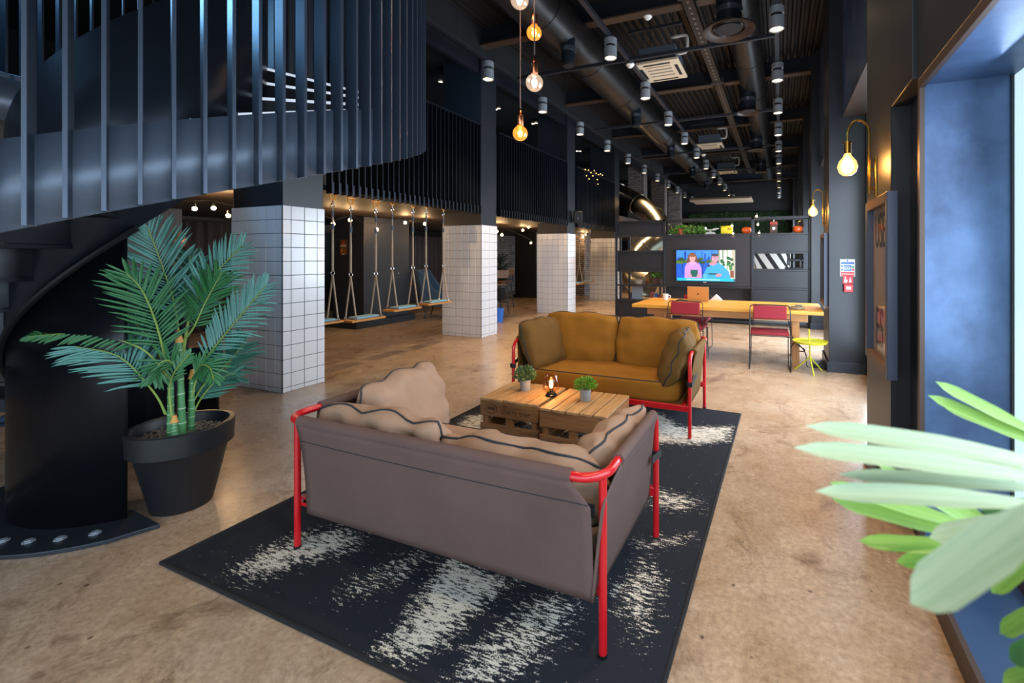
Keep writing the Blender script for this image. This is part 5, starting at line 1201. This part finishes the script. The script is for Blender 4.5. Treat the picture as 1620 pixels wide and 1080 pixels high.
# string lights under the mezzanine
def pts3(L, x): return [tuple(Px(u, v, x)) for u, v in L]
bulb_string('string_lights', 'string of warm bulbs crossing behind the swings', pts3([(505, 338), (530, 348), (556, 340), (575, 352), (598, 354), (630, 347), (660, 340), (700, 330)], -7.0), pts3([(527, 354), (554, 348), (641, 352), (672, 354), (596, 363)], -7.0), .03, 8)
bulb_string('string_lights', 'string of warm bulbs beside the second pillar over the armchair', pts3([(625, 345), (655, 352), (690, 338), (705, 335)], -8.2), pts3([(635, 356), (689, 346)], -8.2), .032, 10)
bulb_string('string_lights', 'string of warm bulbs between second and third tiled pillars', pts3([(780, 355), (800, 362), (825, 372), (850, 385)], -6.6), pts3([(786, 366), (794, 371.5), (827, 364), (836, 359), (840, 384)], -6.6), .03, 8)
bulb_string('string_lights', 'string of warm bulbs over the curtain left of the nearest pillar', pts3([(290, 318), (310, 318), (335, 317), (365, 325)], -6.6), pts3([(308, 330), (338, 329), (361, 341)], -6.6), .026, 10)
bulb_string('string_lights', 'single warm bulb string behind the far swings', pts3([(912, 368), (925, 372), (940, 368)], -6.4), pts3([(922, 374), (926, 371)], -6.4), .03, 10)
fl = thing('fairy_lights', 'tiny amber fairy lights draped over the last fin screen', 'fairy lights', (-4.86, 12.3, 3.7)); o = Vector(fl.location)
P_ = [Px(u, v, -4.86) for u, v in ((926, 268), (931, 269), (935, 273), (940, 270), (943, 274), (947, 276), (950, 275), (953, 277), (945, 284), (938, 278), (932, 283), (946, 291), (928, 278))]
part('wire', MB().tube([p - o for p in P_[:8]], .003, 4), black_plastic, fl)
for p in P_: part('fairy_bulb', MB().ball(p - o, .012, 6, 4), mat('fairy_glow', '#ff9a40', emit=(1, .45, .12, 1), estr=5), fl)
# downlights in the mezzanine ceiling
for i, (u, v) in enumerate(((697, 129), (784, 173), (789, 171.5), (843, 195.5), (848, 194.5), (913, 239), (918, 239))):
    p = Pz(u, v, 4.99)
    t = thing('downlight', ('small recessed downlight over the first fin screen', 'small recessed downlight over the second fin screen, farther of a pair', 'small recessed downlight over the second fin screen, nearer of a pair', 'small recessed downlight over the second screen near the third pillar, first of a pair', 'small recessed downlight over the second screen near the third pillar, second of a pair', 'small recessed downlight over the last fin screen, first of a pair', 'small recessed downlight over the last fin screen, second of a pair')[i], 'downlight', tuple(p), group='mezzanine downlights')
    part('trim_ring', MB().lathe([(.055, 0), (.055, -.01), (.04, -.01), (.038, .0)], 16), dark, t); part('lens', MB().lathe([(0, -.003), (.04, -.003), (.04, 0), (0, 0)], 14), mat('downlight_glow', '#fff3e0', emit=(1, .86, .66, 1), estr=10), t)

# ------------------------------------------------------------------ the dim room under the mezzanine
curt = mat('charcoal_curtain', '#3b3436', .9, sheen=.2)
def curtain(x, y0, y1, z1, label, axis='y'):
    n = int(abs(y1 - y0) / .03); mb = MB(); ph_ = random.random() * 6
    mb.grid(lambda i, j: (x + .05 * math.sin(i * abs(y1 - y0) * 34 + ph_ + .4 * math.sin(i * 31)) * (1 if True else 1), y0 + (y1 - y0) * i, .03 + (z1 - .03) * j), n * 2, 3)
    t = thing('curtain', label, 'curtain', (x, (y0 + y1) / 2, 0), group='charcoal curtains at the back')
    part('drape', mb, curt, t, 0, True, 80, solid=.006); part('curtain_rail', MB().cyl((x, y0, z1 + .02), (x, y1, z1 + .02), .015, n=8), dark, t, 0, True)
curtain(-10.2, 4.0, 5.6, 2.1, 'charcoal curtain seen beyond the man and the palm')
curtain(-10.4, 8.6, 13.2, 2.05, 'charcoal curtain behind the blue armchair and swings')
single('wall_panel', MB().box(-9.6, -9.45, .6, 4.55, 0, 2.255), wallgrey, 'plain dark grey partition behind the man and the staircase', 'partition')
t = thing('dark_pillar', 'broad dark pillar on a low plinth behind the swings', 'pillar', (-8.2, 7.4, 0))
part('shaft', MB().box(-.52, .38, -.6, .62, .14, 2.255), navy, t, .005); part('plinth', MB().box(-.62, .46, -.84, .72, 0, .14), dark, t, .006)
part('access_panel', MB().box(.378, .388, -.45, -.10, .95, 1.2), navy, t, .003); part('access_panel', MB().box(.378, .388, .15, .48, .95, 1.2), navy, t, .003); part('panel_lock', MB().cyl((.388, -.27, 1.07), (.392, -.27, 1.07), .014, n=8).cyl((.388, .3, 1.07), (.392, .3, 1.07), .014, n=8), chrome, t)
yP = 6.797
a, b_ = Py(537.5, 403, yP), Py(549.5, 379, yP)
t = thing('poster', 'small brown poster on the dark pillar behind the swings', 'poster', ((a.x + b_.x) / 2, yP, a.z))
part('sheet', MB().box(a.x, b_.x, yP - .004, yP, a.z, b_.z), mat('poster_paper', '#4a2c1c', .6), t, 0, True)
pic('poster_print', a.x, b_.x, a.z, b_.z, yP - .0045, [(rect(.05, .95, .05, .5), '#6b3a18'), (ell(.5, .8, .22, .14), '#8a3c1c'), (rect(.1, .9, .55, .6), '#c7b49a'), (rect(.2, .8, .64, .68), '#b0957a'), (rect(.35, .65, .02, .07), '#c7b49a'), (ell(.3, .3, .12, .12), '#9a6a2c'), (ell(.65, .25, .14, .12), '#7c4a1c')], MATS['sign_print'], t)
# second dark block between pillars two and three
t = thing('dark_pillar', 'slim black pillar seen between second and third tiled pillars', 'pillar', (-8.15, 14.0, 0))
part('shaft', MB().box(-.42, .42, -.3, .3, .1, 2.255), dark, t, .004); part('plinth', MB().box(-.46, .46, -.34, .34, 0, .1), dark, t, .004)
single('brick_wall', MB().box(-10.6, -10.3, 13.6, 18.5, 0, 2.25), brickm, 'pale brick wall in the dim corner between the tiled pillars', 'wall')
single('brick_pier', MB().box(-6.9, -6.5, 15.0, 15.8, 0, 2.25), brickm, 'pale brick pier behind the far swings', 'wall')

# blue wing armchair
bl = mat('petrol_blue_fabric', '#243f56', .8, noise_amt=.3, noise_scale=6, sheen=.2)
t = thing('armchair', 'petrol blue high-backed armchair behind the swings', 'armchair', (-7.45, 8.72, 0), R_(-60))
part('seat', MB().box(-.36, .36, -.36, .30, .30, .46), bl, t, .04); part('backrest', MB().box(-.40, .40, -.07, .07, 0, .75, Matrix.Translation((0, -.36, .40)) @ Matrix.Rotation(R_(12), 4, 'X')), bl, t, .05)
for sx in (-1, 1):
    part('wing', MB().prism([(-.36, .30), (.28, .30), (.22, .58), (-.12, .68), (-.40, 1.1), (-.50, 1.12)], .07, Matrix.Translation((sx * .40 - .035, 0, 0)) @ Matrix(((0, 0, 1, 0), (1, 0, 0, 0), (0, 1, 0, 0), (0, 0, 0, 1)))), bl, t, .02)
    for sy in (-1, 1): part('leg', MB().cyl((sx * .28, sy * .26, .31), (sx * .36, sy * .36, 0), .022, .013, 8), dark, t)
# bar-height chairs and table with clutter
wd = wood('walnut_shell', '#6d4630', '#4d2f1f')
def wood_chair(loc, rz, label, sh_=.75):
    t = thing('bar_stool', label, 'stool', loc, rz, 'wooden shell bar stools')
    part('seat', MB().box(-.19, .19, -.19, .19, sh_, sh_ + .025), wd, t, .01); part('backrest', MB().box(-.20, .20, -.012, .012, 0, .20, Matrix.Translation((0, -.2, sh_ + .18)) @ Matrix.Rotation(R_(8), 4, 'X')), wd, t, .01)
    for sx in (-1, 1):
        part('back_post', MB().cyl((sx * .17, -.18, sh_), (sx * .17, -.21, sh_ + .36), .010, n=8), dark, t)
        for sy in (-1, 1): part('leg', MB().cyl((sx * .15, sy * .15, sh_), (sx * .21, sy * .21, 0), .012, n=8), dark, t)
    part('foot_ring', MB().tube([(-.19, -.19, .28), (.19, -.19, .28), (.19, .19, .28), (-.19, .19, .28)], .009, 6, closed=True), dark, t)
    return t
w0 = wood_chair((-8.75, 9.1, 0), R_(160), 'walnut bar stool beside the blue armchair', .72)
dup(w0, tuple(Px(787, 470, -6.55)[:2]) + (0,), R_(60), 'walnut bar stool half hidden behind the second tiled pillar')
dup(w0, tuple(Px(797, 470, -7.1)[:2]) + (0,), R_(100), 'walnut bar stool with upright back beside the dark plant')
t = thing('clothes_rail', 'brass rail stand with shelves behind the nearest swing', 'rail', (-8.9, 6.3, 0))
for x in (-.25, .25): part('post', MB().cyl((x, 0, 0), (x, 0, 1.45), .014, n=8), brass, t)
for z in (.5, .9, 1.2, 1.45): part('rung', MB().cyl((-.25, 0, z), (.25, 0, z), .011, n=8), brass, t)
part('yellow_strip', MB().box(.12, .17, -.01, .01, .95, 1.4), mat('bright_yellow', '#c9b21c', .5), t)
t = thing('trolley', 'dark metal trolley with crates and wheel behind the armchair', 'trolley', (-8.75, 8.55, 0), R_(-30))
part('shelf', MB().box(-.4, .4, -.2, .2, .66, .69), mat('pale_trolley', '#b9b2a8', .4), t); part('shelf', MB().box(-.4, .4, -.2, .2, .25, .28), dark, t)
for sx in (-1, 1):
    for sy in (-1, 1): part('post', MB().cyl((sx * .38, sy * .18, 0), (sx * .38, sy * .18, .69), .012, n=6), dark, t)
part('red_crate', MB().box(-.25, .05, -.15, .15, .28, .46), mat('brick_red_plastic', '#7c2f1c', .6), t, .01); part('wheel', MB().tube([(.32 + .2 * math.cos(a * PI / 10), -.24, .2 + .2 * math.sin(a * PI / 10)) for a in range(20)], .022, 6, closed=True), black_plastic, t)
c = Px(788, 482, -5.75); t = thing('bin', 'bright blue bin just visible behind the second tiled pillar', 'bin', (c.x, c.y, 0))
part('tub', MB().lathe([(0, 0), (.10, 0), (.13, .3), (.12, .3), (.09, .02), (0, .02)], 18), mat('bright_blue_plastic', '#1f63b8', .5), t); part('rim', MB().tube([(.13 * math.cos(a * PI / 10), .13 * math.sin(a * PI / 10), .3) for a in range(20)], .01, 6, closed=True), MATS['bright_blue_plastic'], t)
t = thing('dark_plant', 'dark bushy palm in the dim corner by the brick wall', 'plant', tuple(Px(789, 470, -8.4)[:2]) + (0,))
part('pot', MB().lathe([(0, 0), (.15, 0), (.2, .4), (.18, .4), (0, .38)], 20), dark, t)
mb = MB(); rnd = random.Random(12)
for i in range(90):
    a = rnd.uniform(0, 6.28); d = Vector((math.cos(a), math.sin(a), rnd.uniform(.2, 1.4))).normalized(); M = leaf_matrix(Vector((0, 0, rnd.uniform(.5, 1.3))), d, Vector((0, 0, 1)), rnd.uniform(.35, .6), .04); mb.add([M @ Vector(v) for v in BL[2][0]], BL[2][1])
part('stem', MB().cyl((0, 0, .38), (0, 0, 1.3), .02, n=8), dark, t); part('leaves', mb, mat('dark_leaf', '#22352a', .6), t, smooth=60)['kind'] = 'stuff'

# ------------------------------------------------------------------ man half hidden behind the palm
def person(loc, rz):
    p = thing('person', 'man in dark navy top standing behind the potted palm', 'person', loc, rz)
    skin = mat('skin', '#6b4433', .55); hair = mat('short_dark_hair', '#17110e', .9, bump=.4, bump_scale=200); top = mat('navy_top', '#171c28', .85); jeans = mat('dark_trousers', '#12151d', .85)
    me = bpy.data.meshes.new('body'); V = []; E_ = []; Rr = []
    def chain(pts, start=None):
        prev = start
        for (x, y, z, r) in pts:
            V.append((x, y, z)); Rr.append(r); k = len(V) - 1
            if prev is not None: E_.append((prev, k))
            prev = k
        return prev
    pel = chain([(0, 0, .98, .135)])
    ch = chain([(0, .0, 1.12, .13), (0, .01, 1.30, .15), (0, .01, 1.43, .12)], pel)
    nk = chain([(0, .01, 1.50, .058), (0, .025, 1.56, .056)], ch)
    for s_ in (-1, 1):
        el = chain([(s_ * .17, .01, 1.44, .068), (s_ * .22, .0, 1.30, .055), (s_ * .245, .02, 1.12, .045), (s_ * .24, .12, .97, .038), (s_ * .22, .22, .93, .030)], ch)
        chain([(s_ * .10, 0, .90, .10), (s_ * .105, .02, .70, .085), (s_ * .11, .01, .50, .062), (s_ * .11, -.01, .32, .058), (s_ * .11, -.02, .09, .042)], pel)
    me.from_pydata(V, E_, []); o = link('clothed_body', me, top, p)
    md = o.modifiers.new('skin', 'SKIN'); lay = me.skin_vertices[0] if me.skin_vertices else None
    if lay is None:
        bm = bmesh.new(); bm.from_mesh(me); bm.verts.layers.skin.verify(); bm.to_mesh(me); bm.free(); lay = me.skin_vertices[0]
    for i, r in enumerate(Rr): lay.data[i].radius = (r, r * .8 if r > .11 else r); lay.data[i].use_root = (i == 0)
    sb = o.modifiers.new('smooth', 'SUBSURF'); sb.levels = 2; sb.render_levels = 2
    # head: cranium, jaw, nose, ears as one surface
    mb = MB()
    def hd(i, j):
        a = 2 * PI * i; t_ = PI * j; sx, sy, sz = .076, .098, .118
        x = sx * math.sin(t_) * math.cos(a); y = sy * math.sin(t_) * math.sin(a); z = sz * math.cos(t_)
        f_ = max(0, math.sin(a)) * math.sin(t_)
        if z < 0: x *= 1 - .35 * (-z / sz) ** 1.5; y *= 1 - .18 * (-z / sz)
        y += .030 * f_ ** 10 * math.exp(-((z + .012) / .022) ** 2) * (1 if abs(x) < .02 else .3)      # nose
        y -= .010 * f_ ** 3 * math.exp(-((z - .018) / .014) ** 2)                                          # eye sockets
        y += .008 * f_ ** 4 * math.exp(-((z + .055) / .012) ** 2)                                          # lips
        y += .010 * f_ ** 4 * math.exp(-((z + .092) / .018) ** 2)                                          # chin
        return (x, y + .03, 1.64 + z)
    mb.grid(hd, 40, 28, wrap_u=True); h = part('head', mb, skin, p, smooth=80)
    for s_ in (-1, 1):
        part('ear', MB().ball((s_ * .076, .02, 1.635), .03, 10, 8, (.35, .7, 1)), skin, h); part('eye', MB().ball((s_ * .03, .108, 1.655), .011, 8, 6), mat('eye_white', '#cfc8c0', .3), h)
        part('hand', MB().ball((s_ * .21, .27, .92), .045, 10, 8, (.6, 1, .4)).tube([(s_ * .21, .30, .925), (s_ * .205, .345, .915), (s_ * .2, .37, .89)], [.011, .010, .007], 6).tube([(s_ * .225, .30, .925), (s_ * .225, .35, .91), (s_ * .222, .375, .885)], [.011, .010, .007], 6).tube([(s_ * .24, .295, .92), (s_ * .243, .34, .905), (s_ * .24, .36, .885)], [.011, .009, .007], 6).tube([(s_ * .195, .29, .92), (s_ * .188, .325, .905), (s_ * .185, .345, .885)], [.010, .008, .006], 6).tube([(s_ * .19, .25, .925), (s_ * .17, .28, .93), (s_ * .165, .30, .92)], [.011, .010, .008], 6), skin, p)
        part('shoe', MB().ball((s_ * .11, .06, .045), .06, 12, 8, (.75, 2.0, .75)), black_plastic, p)
    part('hair', MB().grid(lambda i, j: ((.081) * math.sin(PI * .56 * j) * math.cos(2 * PI * i), .104 * math.sin(PI * .56 * j * (1 if math.sin(2 * PI * i) < .2 else .72)) * math.sin(2 * PI * i) + .026, 1.642 + .126 * math.cos(PI * .56 * j * (1 if math.sin(2 * PI * i) < .2 else .72))), 32, 12, wrap_u=True), hair, h, smooth=80)
    part('collar', MB().lathe([(.068, 1.475), (.066, 1.53), (.060, 1.53), (.060, 1.475)], 18, (0, .015, 0)), top, p)
    return p
person((-7.05, 3.32, 0), R_(-75))
c = Pz(26, 668, 0)
single('shoe', MB().ball((c.x, c.y, .05), .055, 14, 8, (1.0, 2.1, .85)).box(c.x - .05, c.x + .05, c.y - .1, c.y + .1, .002, .02).cyl((c.x, c.y + .05, .05), (c.x, c.y + .05, .13), .05, n=12), mat('navy_canvas', '#1c2f4d', .7), 'navy blue shoe on the floor behind the staircase post', 'shoe')
